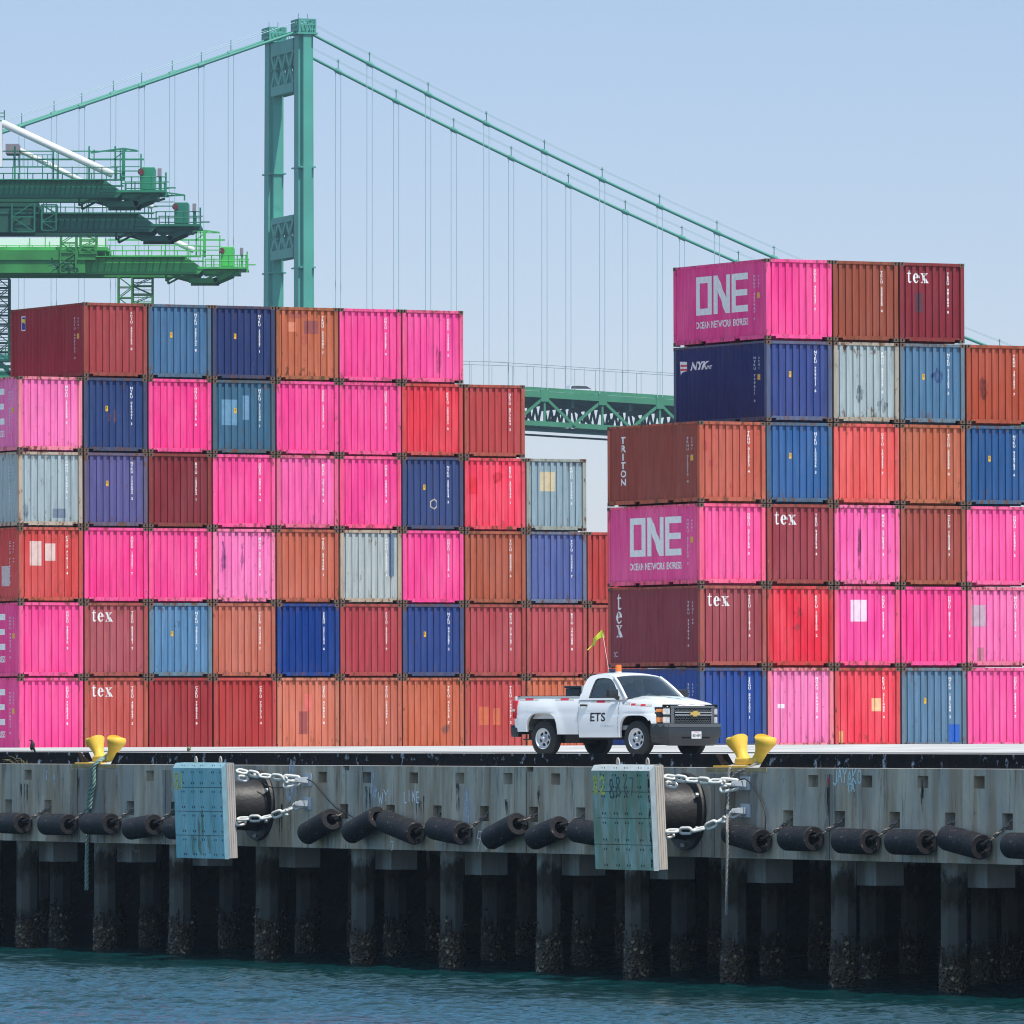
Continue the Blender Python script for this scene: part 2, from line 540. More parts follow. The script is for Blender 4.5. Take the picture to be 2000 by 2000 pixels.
for i in range(len(xb)-1):
    a, b = xb[i], xb[i+1]
    for j in range(len(zb)-1):
        c, d = zb[j], zb[j+1]
        hole = any(r == j and a >= x0-1e-3 and b <= x1+1e-3 for x0, x1, r in cells)
        if not hole:
            quad((a,0,c),(b,0,c),(b,0,d),(a,0,d))
        else:
            D = .24
            quad((a,D,c),(b,D,c),(b,D,d),(a,D,d))
            x0, x1 = [(q0,q1) for q0,q1,r in cells if r == j and a >= q0-1e-3 and b <= q1+1e-3][0]
            if abs(a-x0) < 2e-3: quad((a,0,c),(a,D,c),(a,D,d),(a,0,d))
            if abs(b-x1) < 2e-3: quad((b,D,c),(b,0,c),(b,0,d),(b,D,d))
            quad((a,0,c),(b,0,c),(b,D,c),(a,D,c))
            quad((a,D,d),(b,D,d),(b,0,d),(a,0,d))
    quad((a,0,zb[0]),(b,0,zb[0]),(b,.55,zb[0]),(a,.55,zb[0]))
    quad((a,.55,zb[0]),(b,.55,zb[0]),(b,.55,zb[-1]-.03),(a,.55,zb[-1]-.03))
wall = empty('quay_wall', W0, QROT, 'long grey concrete quay wall face with square pockets, streaked and stained', 'wall')
mb.build('face_beam', MCONC, wall, fixn=False)
# eye bars inside the upper pockets
for v in up_v:
    m2 = MB(); m2.tube([(v-.10,.24,ZU-.02),(v+.2,.10,ZU-.02)], .016, 6)
    m2.build('eye_bar', simple('galvanised_bar', (.42,.42,.40,1), .5, .3) if 'galvanised_bar' not in bpy.data.materials else bpy.data.materials['galvanised_bar'], wall)
# slightly raised construction strips
m2 = MB()
for px in (152, 324, 676, 1028, 1395, 1620):
    v = wv(px); m2.box(v-.012, v+.012, -.004, .02, BOT+.01, EDGE-.12)
m2.build('joint', simple('joint_dark', (.05,.045,.04,1), .9), wall)
MWARM = concrete('brown_concrete', (.44,.39,.32,1), 1.0, (.30,.22,.15,1))
for pa, pb in ((138,207),(318,336),(668,686),(1016,1052),(1388,1478),(1612,1626)):
    m2 = MB(); va, vb = wv(pa), wv(pb); n_ = 12; r9 = random.Random(pa)
    L_ = [(va+r9.uniform(-.05,.05), BOT+.02+(EDGE-.15-BOT)*i/n_) for i in range(n_+1)]; R_2 = [(vb+r9.uniform(-.05,.05), z) for _, z in L_]
    m2.add([(x, -.0025, z) for x, z in L_]+[(x, -.0025, z) for x, z in R_2], [(i, i+n_+1, i+n_+2, i+1) for i in range(n_)])
    if pa not in (668, 1016): m2.build('weathered_strip', MWARM, wall, fixn=False)
# pale paint smears, droppings and chalk on the wall
MCHALK = simple('chalk_white', (.93,.93,.93,1), .9, var=.2, vscale=12)
def blob2d(cx, cy, rx, ry, n=18, rough=.35, seed=0, drip=0):
    r_ = random.Random(seed); pts = []
    for k in range(n):
        a = 2*pi*k/n; q = 1 + r_.uniform(-rough, rough)
        y = sin(a)*ry*q
        if y < 0 and drip: y *= 1 + r_.random()*drip
        pts.append((cx+cos(a)*rx*q, cy+y))
    return pts
def wallfig(v2, f2, name, mat, parent, off=-.006):
    m_ = MB(); m_.add([(x, off, z) for x, z in v2], f2); return m_.build(name, mat, parent, fixn=False)
def wpx(px, py, u=0): return wv(px, u), wz(px, py, u)
sm = []
for i, (px, py, rx, ry, dr) in enumerate([(569,1525,.30,.26,1.2),(571,1500,.16,.20,.5),(912,1578,.16,.42,.3),(93,1512,.07,.14,.8),(107,1520,.07,.10,1.2),(728,1528,.07,.3,1.0),(732,1545,.12,.12,.8),(672,1508,.05,.12,.4)]):
    v, z = wpx(px, py); sm.append(poly2d(blob2d(v, z, rx, ry, 22, .22, i, dr)))
for i in range(70):
    v = random.uniform(wv(0), wv(2000)); z = random.uniform(BOT+.05, EDGE-.1)
    if any(abs(v-q) < .35 for q in low_v+up_v): continue
    sm.append(poly2d(blob2d(v, z, random.uniform(.008,.022), random.uniform(.02,.07), 7, .4, i+50)))
V_, F_ = join2d(sm); wallfig(V_, F_, 'pale_smears', softmat('pale_smear', (.62,.66,.72,1), .38, .55, .9, 9, .5), wall)
# rust and dark runs below fittings
MRUN = softmat('dark_run', (.055,.045,.04,1), .42, .60, .9, 14, .15)
sm = []
for i, (px, py, rx, ry) in enumerate([(47,1560,.32,.40),(720,1565,.16,.38),(820,1580,.2,.3),(895,1560,.1,.42),(548,1615,.08,.6),(540,1600,.22,.3),(1800,1560,.06,.45),(1618,1570,.05,.45),(153,1540,.05,.5),(1052,1560,.07,.3),(1160,1560,.05,.3),(990,1580,.05,.22)]):
    v, z = wpx(px, py)
    r_ = random.Random(i)
    for k in range(7):
        x = v + r_.uniform(-rx, rx); h = ry*r_.uniform(.4, 1); wd = r_.uniform(.012,.06)
        sm.append(([(x-wd,z+h),(x+wd,z+h),(x+wd*.3,z-h)], [(0,1,2)]))
V_, F_ = join2d(sm); wallfig(V_, F_, 'dark_runs', MRUN, wall, -.004)
# chalk writing
def strokes(paths, wdt):
    parts = []
    for P in paths:
        for i in range(len(P)-1):
            a = Vector((P[i][0], P[i][1])); b = Vector((P[i+1][0], P[i+1][1])); d = (b-a)
            if d.length < 1e-6: continue
            n_ = Vector((-d.y, d.x)).normalized()*wdt/2; e = d.normalized()*wdt*.3
            parts.append(([tuple(a-e-n_), tuple(b+e-n_), tuple(b+e+n_), tuple(a-e+n_)], [(0,1,2,3)]))
    return join2d(parts)
GL = {'J':[[(.7,1),(.7,.15),(.4,0),(.1,.15)]],'A':[[(0,0),(.4,1),(.8,0)],[(.15,.4),(.65,.4)]],'Y':[[(0,1),(.4,.5),(.8,1)],[(.4,.5),(.4,0)]],
      'K':[[(0,0),(0,1)],[(.7,1),(0,.45),(.7,0)]],'O':[[(.1,.2),(.1,.8),(.4,1),(.7,.8),(.7,.2),(.4,0),(.1,.2)]],'U':[[(0,1),(.05,.15),(.4,0),(.7,.15),(.75,1)]],
      'T':[[(0,1),(.8,1)],[(.4,1),(.4,0)]],'L':[[(0,1),(0,0),(.6,0)]],'I':[[(.2,1),(.2,0)]],'N':[[(0,0),(0,1),(.65,0),(.65,1)]],'E':[[(.6,1),(0,1),(0,0),(.6,0)],[(0,.5),(.5,.5)]],
      'V':[[(0,1),(.35,0),(.7,1)]],'W':[[(0,1),(.2,0),(.4,.7),(.6,0),(.8,1)]],'9':[[(.62,.62),(.35,.5),(.08,.68),(.12,.92),(.38,1),(.62,.85),(.62,.62),(.6,0)]],
      '8':[[(.3,.5),(.08,.7),(.15,.95),(.45,.98),(.55,.75),(.3,.5),(.05,.3),(.1,.05),(.4,0),(.6,.2),(.3,.5)]],'1':[[(.2,1),(.2,0)]],'2':[[(.05,.8),(.3,1),(.55,.8),(.5,.5),(0,0),(.6,0)]],
      '7':[[(0,1),(.6,1),(.25,0)]],'6':[[(.55,1),(.15,.6),(.1,.2),(.35,0),(.6,.2),(.5,.45),(.15,.4)]]}
def hand(s, x, z, wdt, h, lw, jit=.05, seed=1):
    r_ = random.Random(seed); paths = []
    for i, ch in enumerate(s):
        if ch in GL:
            dy = r_.uniform(-jit, jit)*h
            for P in GL[ch]:
                paths.append([(x+(i+p[0])*wdt, z+p[1]*h+dy) for p in P])
    return strokes(paths, lw)
MCH2 = simple('chalk_cyan', (.70,.92,.92,1), .9)
v, z = wpx(1627, 1530); V_, F_ = hand('JAYAKO', v, z, .20, .30, .035, .15); wallfig(V_, F_, 'chalk_writing', MCH2, wall)
v, z = wpx(1655, 1546); V_, F_ = hand('TA', v, z, .16, .17, .035, .1); wallfig(V_, F_, 'chalk_writing', MCH2, wall)
v, z = wpx(790, 1566); V_, F_ = hand('LINE', v, z, .20, .24, .036, .1); wallfig(V_, F_, 'chalk_writing', MCHALK, wall)
v, z = wpx(740, 1567); V_, F_ = hand('WY', v, z, .26, .26, .034, .2); wallfig(V_, F_, 'chalk_writing', MCHALK, wall)
v, z = wpx(764, 1658); V_, F_ = hand('70', v, z, .2, .2, .036, .2); wallfig(V_, F_, 'chalk_writing', MCHALK, wall)
V_, F_ = strokes([[(wv(935),CAMZ-2.0),(wv(933),CAMZ-2.15),(wv(945),CAMZ-2.2),(wv(948),CAMZ-2.02),(wv(935),CAMZ-2.0)],[(wv(940),CAMZ-2.1),(wv(934),CAMZ-2.42)],[(wv(940),CAMZ-2.12),(wv(950),CAMZ-2.40)],[(wv(946),CAMZ-2.15),(wv(960),CAMZ-2.38)]], .03)
wallfig(V_, F_, 'chalk_writing', MCHALK, wall)
v, z = wpx(1619, 1526); V_, F_ = rect2d(v-.05, z-.08, v+.05, z+.08); wallfig(V_, F_, 'red_mark', simple('red_mark', (.4,.05,.05,1), .8), wall)

# timber bull rails along the edge
MTIMB = simple('creosote_timber', (.016,.009,.008,1), .8, spec=.12, var=.5, vscale=3, bump=.02, bscale=14, dirt=.40, dirtc=(.50,.51,.55,1), dscale=3.6)
def bull_rail(pa, pb, la, lb, label):
    va, vb = wv(pa), wv(pb)
    root = empty('bull_rail', wp(va, 0, EDGE), QROT, label, 'timber rail', 'timber rails along the quay edge')
    L_ = vb - va; H = .295; m_ = MB()
    n = max(4, int(L_/.8)); r_ = random.Random(int(pa))
    segs = [0]
    while segs[-1] < L_ - 9: segs.append(segs[-1]+6.6)
    segs.append(L_)
    for i in range(len(segs)-1):
        a, b = segs[i], segs[i+1]-.012
        sa = .32 if (i == 0 and la) else 0; sb = .32 if (i == len(segs)-2 and lb) else 0
        dz = r_.uniform(-.006,.006)
        m_.add([(a,.03,.004),(b,.03,.004),(b,.36,.004),(a,.36,.004),(a+sa,.045,H+dz),(b-sb,.045,H+dz),(b-sb,.35,H+dz),(a+sa,.35,H+dz)],
               [(0,3,2,1),(4,5,6,7),(0,1,5,4),(1,2,6,5),(2,3,7,6),(3,0,4,7)])
        m_.build('timber', MTIMB, root); m_ = MB()
    return root
bull_rail(-700, 160, 0, 1, 'black timber rail on the quay edge left of the left bollard')
bull_rail(214, 1409, 1, 1, 'long black timber rail on the quay edge between the two bollards')
bull_rail(1480, 2600, 1, 0, 'black timber rail on the quay edge right of the right bollard')

# crane rails let into the deck
MRAIL = simple('rail_steel', (.06,.05,.045,1), .5, .4)
for u in (9.0,):
    m_ = MB()
    vv = list(range(-150, 45, 3))
    for i in range(len(vv)-1):
        a, b = vv[i], vv[i+1]
        for du in (-.05, .09):
            m_.add([(a,u+du,deckz(u,a)+.01),(b,u+du,deckz(u,b)+.01),(b,u+du+.05,deckz(u,b)+.035),(a,u+du+.05,deckz(u,a)+.035)], [(0,1,2,3)])
    o = m_.build('crane_rail', MRAIL); o.location = W0; o.rotation_euler = QROT
    tag(o, 'thin dark steel crane rail running along the white deck behind the truck', 'rail')

# ------------------------------------------------------------------ piles and caps
def pile_mat():
    m, nt, p = newmat('pile_concrete'); L = nt.links.new
    p.inputs['Roughness'].default_value = .85; p.inputs['Specular IOR Level'].default_value = .3
    tc = N(nt, 'ShaderNodeTexCoord'); sp = N(nt, 'ShaderNodeSeparateXYZ'); L(tc.outputs['Object'], sp.inputs[0])
    oi = N(nt, 'ShaderNodeObjectInfo')
    mp = N(nt, 'ShaderNodeMapping'); mp.inputs['Scale'].default_value = (2.5,2.5,1.2); L(tc.outputs['Object'], mp.inputs[0])
    rv = N(nt, 'ShaderNodeVectorMath', operation='SCALE'); rv.inputs[0].default_value = (37, 53, 71); L(oi.outputs['Random'], rv.inputs['Scale'])
    L(rv.outputs[0], mp.inputs['Location'])
    nz = N(nt, 'ShaderNodeTexNoise'); nz.inputs['Scale'].default_value = 1.3; nz.inputs['Detail'].default_value = 8; nz.inputs['Roughness'].default_value = .65; L(mp.outputs[0], nz.inputs['Vector'])
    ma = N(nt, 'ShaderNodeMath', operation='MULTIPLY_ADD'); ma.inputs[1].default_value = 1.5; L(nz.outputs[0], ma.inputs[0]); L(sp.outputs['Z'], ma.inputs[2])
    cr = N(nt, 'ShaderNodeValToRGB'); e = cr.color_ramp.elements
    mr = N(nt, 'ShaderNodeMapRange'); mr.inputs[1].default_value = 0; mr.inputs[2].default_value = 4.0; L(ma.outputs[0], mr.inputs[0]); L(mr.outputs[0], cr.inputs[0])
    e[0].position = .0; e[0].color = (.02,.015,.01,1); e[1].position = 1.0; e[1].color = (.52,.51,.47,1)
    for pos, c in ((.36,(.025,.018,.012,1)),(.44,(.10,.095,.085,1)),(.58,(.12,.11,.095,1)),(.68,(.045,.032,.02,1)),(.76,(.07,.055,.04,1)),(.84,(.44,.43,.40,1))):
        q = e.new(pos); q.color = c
    L(cr.outputs[0], p.inputs['Base Color'])
    bp = N(nt, 'ShaderNodeBump'); bp.inputs['Distance'].default_value = .03; L(nz.outputs[0], bp.inputs['Height']); L(bp.outputs[0], p.inputs['Normal'])
    return m
MPILE = pile_mat()
def mussel_mat():
    m, nt, p = newmat('mussel_crust'); L = nt.links.new
    p.inputs['Roughness'].default_value = .5
    tc = N(nt, 'ShaderNodeTexCoord')
    vo = N(nt, 'ShaderNodeTexVoronoi'); vo.inputs['Scale'].default_value = 16; L(tc.outputs['Object'], vo.inputs['Vector'])
    cr = N(nt, 'ShaderNodeValToRGB'); e = cr.color_ramp.elements
    bw = N(nt, 'ShaderNodeSeparateColor'); L(vo.outputs['Color'], bw.inputs[0]); L(bw.outputs[0], cr.inputs[0])
    e[0].color = (.032,.020,.010,1); e[1].position = 1; e[1].color = (.52,.40,.26,1)
    q = e.new(.80); q.color = (.060,.038,.018,1); q = e.new(.93); q.color = (.16,.10,.045,1)
    L(cr.outputs[0], p.inputs['Base Color'])
    bp = N(nt, 'ShaderNodeBump'); bp.inputs['Distance'].default_value = .05; L(vo.outputs['Distance'], bp.inputs['Height']); L(bp.outputs[0], p.inputs['Normal'])
    return m
MMUS = mussel_mat()
def crust_mesh(seed):
    r_ = random.Random(seed); m_ = MB(); R = .285
    n, h = 28, 11
    m_.grid(lambda i, j: (lambda a, q: (cos(a)*q, sin(a)*q, -.3 + j*.125))(2*pi*(i % n)/n, (R+.005+random.Random(seed*999+(i % n)*31+j).uniform(0,.035))*(1-.06*max(0,j-7)/4) + (0 if j < 8 or random.Random(seed*77+(i % n)).random() > (j-7)*.22 else -.06)), n, h)
    for k in range(130):
        a = r_.uniform(0, 2*pi); z = r_.betavariate(1.2,1.7)*1.25; s = r_.uniform(.015,.042)
        q = R + r_.uniform(0,.06)
        T = Matrix.Translation((cos(a)*q, sin(a)*q, z)) @ Matrix.Rotation(r_.uniform(0,6), 4, 'X') @ Matrix.Rotation(r_.uniform(0,6), 4, 'Y')
        m_.ball((0,0,0), (s, s*.5, s*.8), 6, T)
    return m_.mesh('mussel_crust', MMUS, weld=.001)
CR = [crust_mesh(1), crust_mesh(2), crust_mesh(3)]
def pile_mesh():
    m_ = MB(); R = .265
    vs = []; zs = [-3, 0, 1, 2, BOT+.04]
    prof = [(R/cos(pi/8)*cos(pi/8+pi/4*k), R/cos(pi/8)*sin(pi/8+pi/4*k)) for k in range(8)]
    m_.prism(prof, 'z', -3, BOT+.9)
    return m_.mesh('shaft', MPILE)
PM = pile_mesh()
front_px = [-117, 31+24, 183+24, 330+24, 499+24, 686+24, 859+25, 1048+25, 1219+26, 1407+27, 1620+28, 1834+29, 2085]
rowname = ['front row', 'second row', 'third row', 'fourth row']
pv = [wv(px, .75) for px in front_px]
step = 4.25
allv = [pv[0]-step*k for k in (3,2,1)] + pv
k = 0
for r_i, u in enumerate((.75, 4.2, 7.8)):
    for i, v in enumerate(allv):
        if r_i == 0 and (i < 3): continue
        X = wp(v, u, 0); px = 1000 + F*X.x/X.y
        if px < -60 or px > 2060: continue
        k += 1
        root = empty('concrete_pile', X, (0,0,QROT[2]+.12), None, 'pile', 'concrete piles under the quay')
        nm = 'grey mussel-crusted concrete pile, ' if r_i == 0 else 'dark concrete pile deep under the quay, '
        root['_px'] = px; root['_row'] = r_i; root['label'] = nm
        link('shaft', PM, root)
        c = link('mussel_crust', CR[k % 3], root); c.rotation_euler = (0,0,k*1.3)
        c.scale = (1,1,random.uniform(.85,1.15))
ORD = ['first','second','third','fourth','fifth','sixth','seventh','eighth','ninth','tenth','eleventh','twelfth','thirteenth','fourteenth','fifteenth','sixteenth']
piles = [o for o in COL.objects if o.get('_px') is not None]
for r_i in range(4):
    rw = sorted([o for o in piles if o['_row'] == r_i], key=lambda o: o['_px'])
    for i, o in enumerate(rw):
        o['label'] = (o['label'] + ORD[i] + ' in the ' + rowname[r_i])
for o in piles:
    del o['_px']; del o['_row']
MCAP = concrete('cap_concrete', (.70,.68,.62,1), .3)
i = 0
for v in allv[2:]:
    X = wp(v+.1, 1.15, 0); px = 1000 + F*X.x/X.y
    if px < -80 or px > 2080: continue
    m_ = MB(); zt = BOT + .6; zb_ = BOT - random.uniform(.50,.58)
    m_.bbox(-.58, .62, 1.15, 1.85, zb_, zt, .02)
    o = m_.build('pile_cap', MCAP); o.location = wp(v, 0, 0); o.rotation_euler = QROT
    tag(o, 'grey concrete cap beam hanging below the quay wall, %s from the left' % ORD[i], 'beam', 'cap beams under the quay')
    if abs(px - 233) < 45:
        V_, F_ = hand('9', -.22, zb_+.04, .62, .46, .055, 0)
        m2 = MB(); m2.add([(x, 1.14, z) for x, z in V_], F_); m2.build('chalk_numeral', MCHALK, o, fixn=False)
        V_, F_ = hand('9', 1.95, zb_+.04, .85, .44, .045, 0)
        m2 = MB(); m2.add([(.625, x*.42+.33, z) for x, z in V_], F_); m2.build('chalk_numeral', MCHALK, o, fixn=False)
        o['label'] = 'grey concrete cap beam with the chalk numeral nine, right of the green rope'
    i += 1

# ------------------------------------------------------------------ hanging cylindrical rubber fenders
MRUB = simple('fender_rubber', (.018,.017,.019,1), .6, spec=.25, var=.3, vscale=3, bump=.012, bscale=18, dirt=.36, dirtc=(.24,.17,.14,1), dscale=9)
MCHR = simple('rusty_chain', (.26,.21,.18,1), .6, .5, var=.4, vscale=20)
MGAL = simple('galvanised_chain', (.70,.69,.64,1), .65, .05, var=.2, vscale=5, dirt=.2, dirtc=(.22,.2,.18,1), dscale=9)
def link_mesh(L_, W_, r):
    """one oval link, long axis x, lying in xy"""
    m_ = MB(); pts = []; n = 7
    hl = L_/2 - W_/2
    for k in range(n): 
        a = -pi/2 + pi*k/(n-1); pts.append((hl+cos(a)*(W_/2-r), sin(a)*(W_/2-r), 0))
    for k in range(n):
        a = pi/2 + pi*k/(n-1); pts.append((-hl+cos(a)*(W_/2-r), sin(a)*(W_/2-r), 0))
    pts.append(pts[0]); pts.append(pts[1])
    m_.tube(pts, r, 6, caps=False)
    return m_
def chain(path, L_, W_, r, roll=0.):
    """chain of interlocking links along a polyline"""
    m_ = MB(); P = [Vector(p) for p in path]
    d = [0]
    for i in range(len(P)-1): d.append(d[-1]+(P[i+1]-P[i]).length)
    pitch = L_ - 2.1*r; n = max(1, int(d[-1]/pitch)); lm = link_mesh(L_, W_, r)
    def at(s):
        s = max(0, min(d[-1], s))
        for i in range(len(P)-1):
            if s <= d[i+1]+1e-9: return P[i].lerp(P[i+1], (s-d[i])/max(1e-9, d[i+1]-d[i]))
        return P[-1]
    for k in range(n):
        s = (k+.5)*d[-1]/n; a, b = at(s-pitch/2), at(s+pitch/2)
        t = (b-a).normalized(); R_ = t.to_track_quat('X', 'Z').to_matrix().to_4x4()
        T = Matrix.Translation((a+b)/2) @ R_ @ Matrix.Rotation(roll + (pi/2 if k % 2 else 0), 4, 'X')
        m_.add(lm.v, lm.f, T)
    return m_
def sagline(a, b, sag, n=10):
    a, b = Vector(a), Vector(b); out = []
    for i in range(n+1):
        t = i/n; p = a.lerp(b, t); p.z -= sag*4*t*(1-t); out.append(p)
    return out
rollers = [(-92,-14,1608,1606,17),(-10,62,1607,1608,94),(74,152,1610,1610,168),(156,235,1609,1609,255),(239,319,1619,1611,337),(318,396,1618,1618,415),
  (582,666,1628,1600,672),(668,757,1626,1596,763),(735,830,1604,1628,854),(830,922,1617,1628,946),(940,1030,1637,1609,1042),(1025,1113,1637,1616,1134),(1107,1197,1622,1630,1232),
  (1408,1507,1626,1643,1539),(1517,1609,1637,1638,1640),(1622,1720,1642,1644,1747),(1726,1830,1644,1645,1855),(1829,1937,1636,1654,1967),(1952,2052,1651,1653,2080)]
R0 = .262
i_r = 0
notes = {0:'half cut by the left picture edge', 5:'right end hidden behind the turquoise panel'}
for (xa, xb_, ya, yb, pk) in rollers:
    hw = R0*sin(PHI)*F/wp(wv((xa+xb_)/2), 0, 0).y
    pa, pb = xa+hw*.92, xb_-hw*.92
    u = -.29
    A = wp(wv(pa, u), u, wz(pa, ya, u)); B = wp(wv(pb, u), u, wz(pb, yb, u))
    if abs(ya-yb) > 18: 
        pass
    mid = (A+B)/2; ax = (B-A).normalized(); hl = (B-A).length/2
    ang = ax.to_track_quat('Z', 'Y').to_euler()
    root = empty('hanging_fender', mid, ang, None, 'fender', 'black rubber cylinder fenders along the quay wall')
    m_ = MB(); ri = .135
    m_.lathe([(ri,-hl),(R0-.02,-hl),(R0,-hl+.02),(R0+.003,0),(R0,hl-.02),(R0-.02,hl),(ri,hl),(ri,0),(ri,-hl)], 36)
    m_.build('rubber_cylinder', MRUB, root, weld=.0005, smooth_angle=35)
    inv = Matrix.Translation(mid) @ ang.to_matrix().to_4x4(); inv.invert()
    pv_ = wv(pk); tgt = wp(pv_+.08, .12, ZL+.04)
    e0 = B - ax*.10
    path = [inv @ p for p in ([e0] + sagline(B+ax*.04+Vector((0,0,.03)), tgt, .03, 5))]
    m_ = MB(); m_.tube([inv @ (B - ax*.5), inv @ (B+ax*.04+Vector((0,0,.05))), inv @ (B+(tgt-B)*.30)], [.05,.045,.035], 8)
    m_.build('strap', MRUB, root)
    chain([inv @ p for p in sagline(B+(tgt-B)*.12, tgt, .0, 3)], .15, .10, .021).build('chain', MCHR, root, smooth=True)
    chain([inv @ p for p in (tgt, tgt+Vector((0,0,-.16)))], .14, .095, .02).build('chain_tail', MCHR, root, smooth=True)
    root['_x'] = xa; i_r += 1
rl = sorted([o for o in COL.objects if o.get('_x') is not None], key=lambda o: o['_x'])
for j, o in enumerate(rl):
    x = o['_x']
    if j == 0: s = 'black rubber cylinder fender just outside the left edge of the view'; 
    elif x < 330: s = 'black rubber cylinder fender, %s from the left among those left of the turquoise panel' % ORD[j-1]
    elif x < 1150: s = 'black rubber cylinder fender, %s from the left between the two fender panels' % ORD[j-6]
    else: s = 'black rubber cylinder fender, %s to the right of the green fender panel' % ORD[j-13]
    o['label'] = s; del o['_x']
    if j == 0:
        for c in list(o.children): bpy.data.objects.remove(c)
        bpy.data.objects.remove(o)

# ------------------------------------------------------------------ big panel fenders
def pad_mat(name, c, c2, dirt, dirtc, c3):
    m, nt, p = newmat(name); L = nt.links.new
    p.inputs['Roughness'].default_value = .5
    tc = N(nt, 'ShaderNodeTexCoord')
    def noise(sc, det, rgh, scale, off=0):
        mp = N(nt, 'ShaderNodeMapping'); mp.inputs['Scale'].default_value = scale; mp.inputs['Location'].default_value = (off,off,off)
        L(tc.outputs['Object'], mp.inputs[0])
        n = N(nt, 'ShaderNodeTexNoise'); n.inputs['Scale'].default_value = sc; n.inputs['Detail'].default_value = det; n.inputs['Roughness'].default_value = rgh
        L(mp.outputs[0], n.inputs['Vector']); return n.outputs[0]
    def mix(src, a, b, k, A, B):
        q = N(nt, 'ShaderNodeMapRange'); q.inputs[1].default_value = a; q.inputs[2].default_value = b; q.inputs[4].default_value = k
        L(src, q.inputs[0])
        x = N(nt, 'ShaderNodeMix', data_type='RGBA'); L(q.outputs[0], x.inputs[0])
        for s_, v_ in ((6, A), (7, B)):
            if isinstance(v_, tuple): x.inputs[s_].default_value = v_
            else: L(v_, x.inputs[s_])
        return x.outputs[2]
    cc = mix(noise(1.2, 5, .6, (1,1,.8)), .35, .65, 1, c, c2)
    cc = mix(noise(2.2, 7, .65, (2,2,.35), 4), .62-.25*dirt, .76-.2*dirt, .85, cc, dirtc)
    cc = mix(noise(1.6, 7, .6, (2,2,.5), 9), .50, .72, .7, cc, c3)
    L(cc, p.inputs['Base Color'])
    return m
PAD1 = pad_mat('turquoise_pad', (.20,.52,.58,1), (.30,.62,.66,1), .45, (.17,.38,.38,1), (.48,.72,.76,1))
PAD2 = pad_mat('weathered_green_pad', (.28,.50,.42,1), (.09,.28,.16,1), .85, (.30,.30,.20,1), (.66,.78,.74,1))
MBOARD = simple('grey_board', (.42,.38,.35,1), .75, var=.35, vscale=4, stretch=.12, dirt=.3, dirtc=(.16,.13,.12,1), dscale=6)
MBOARD2 = simple('pale_board', (.50,.44,.38,1), .75, var=.2, vscale=4, stretch=.12, dirt=.2, dirtc=(.34,.28,.24,1), dscale=6)
MBLK = simple('black_rubber_body', (.026,.023,.022,1), .5, var=.35, vscale=2.5, bump=.01, bscale=12, dirt=.18, dirtc=(.09,.075,.06,1), dscale=3)
MBOLT = simple('bolt_hole', (.012,.015,.015,1), .8)
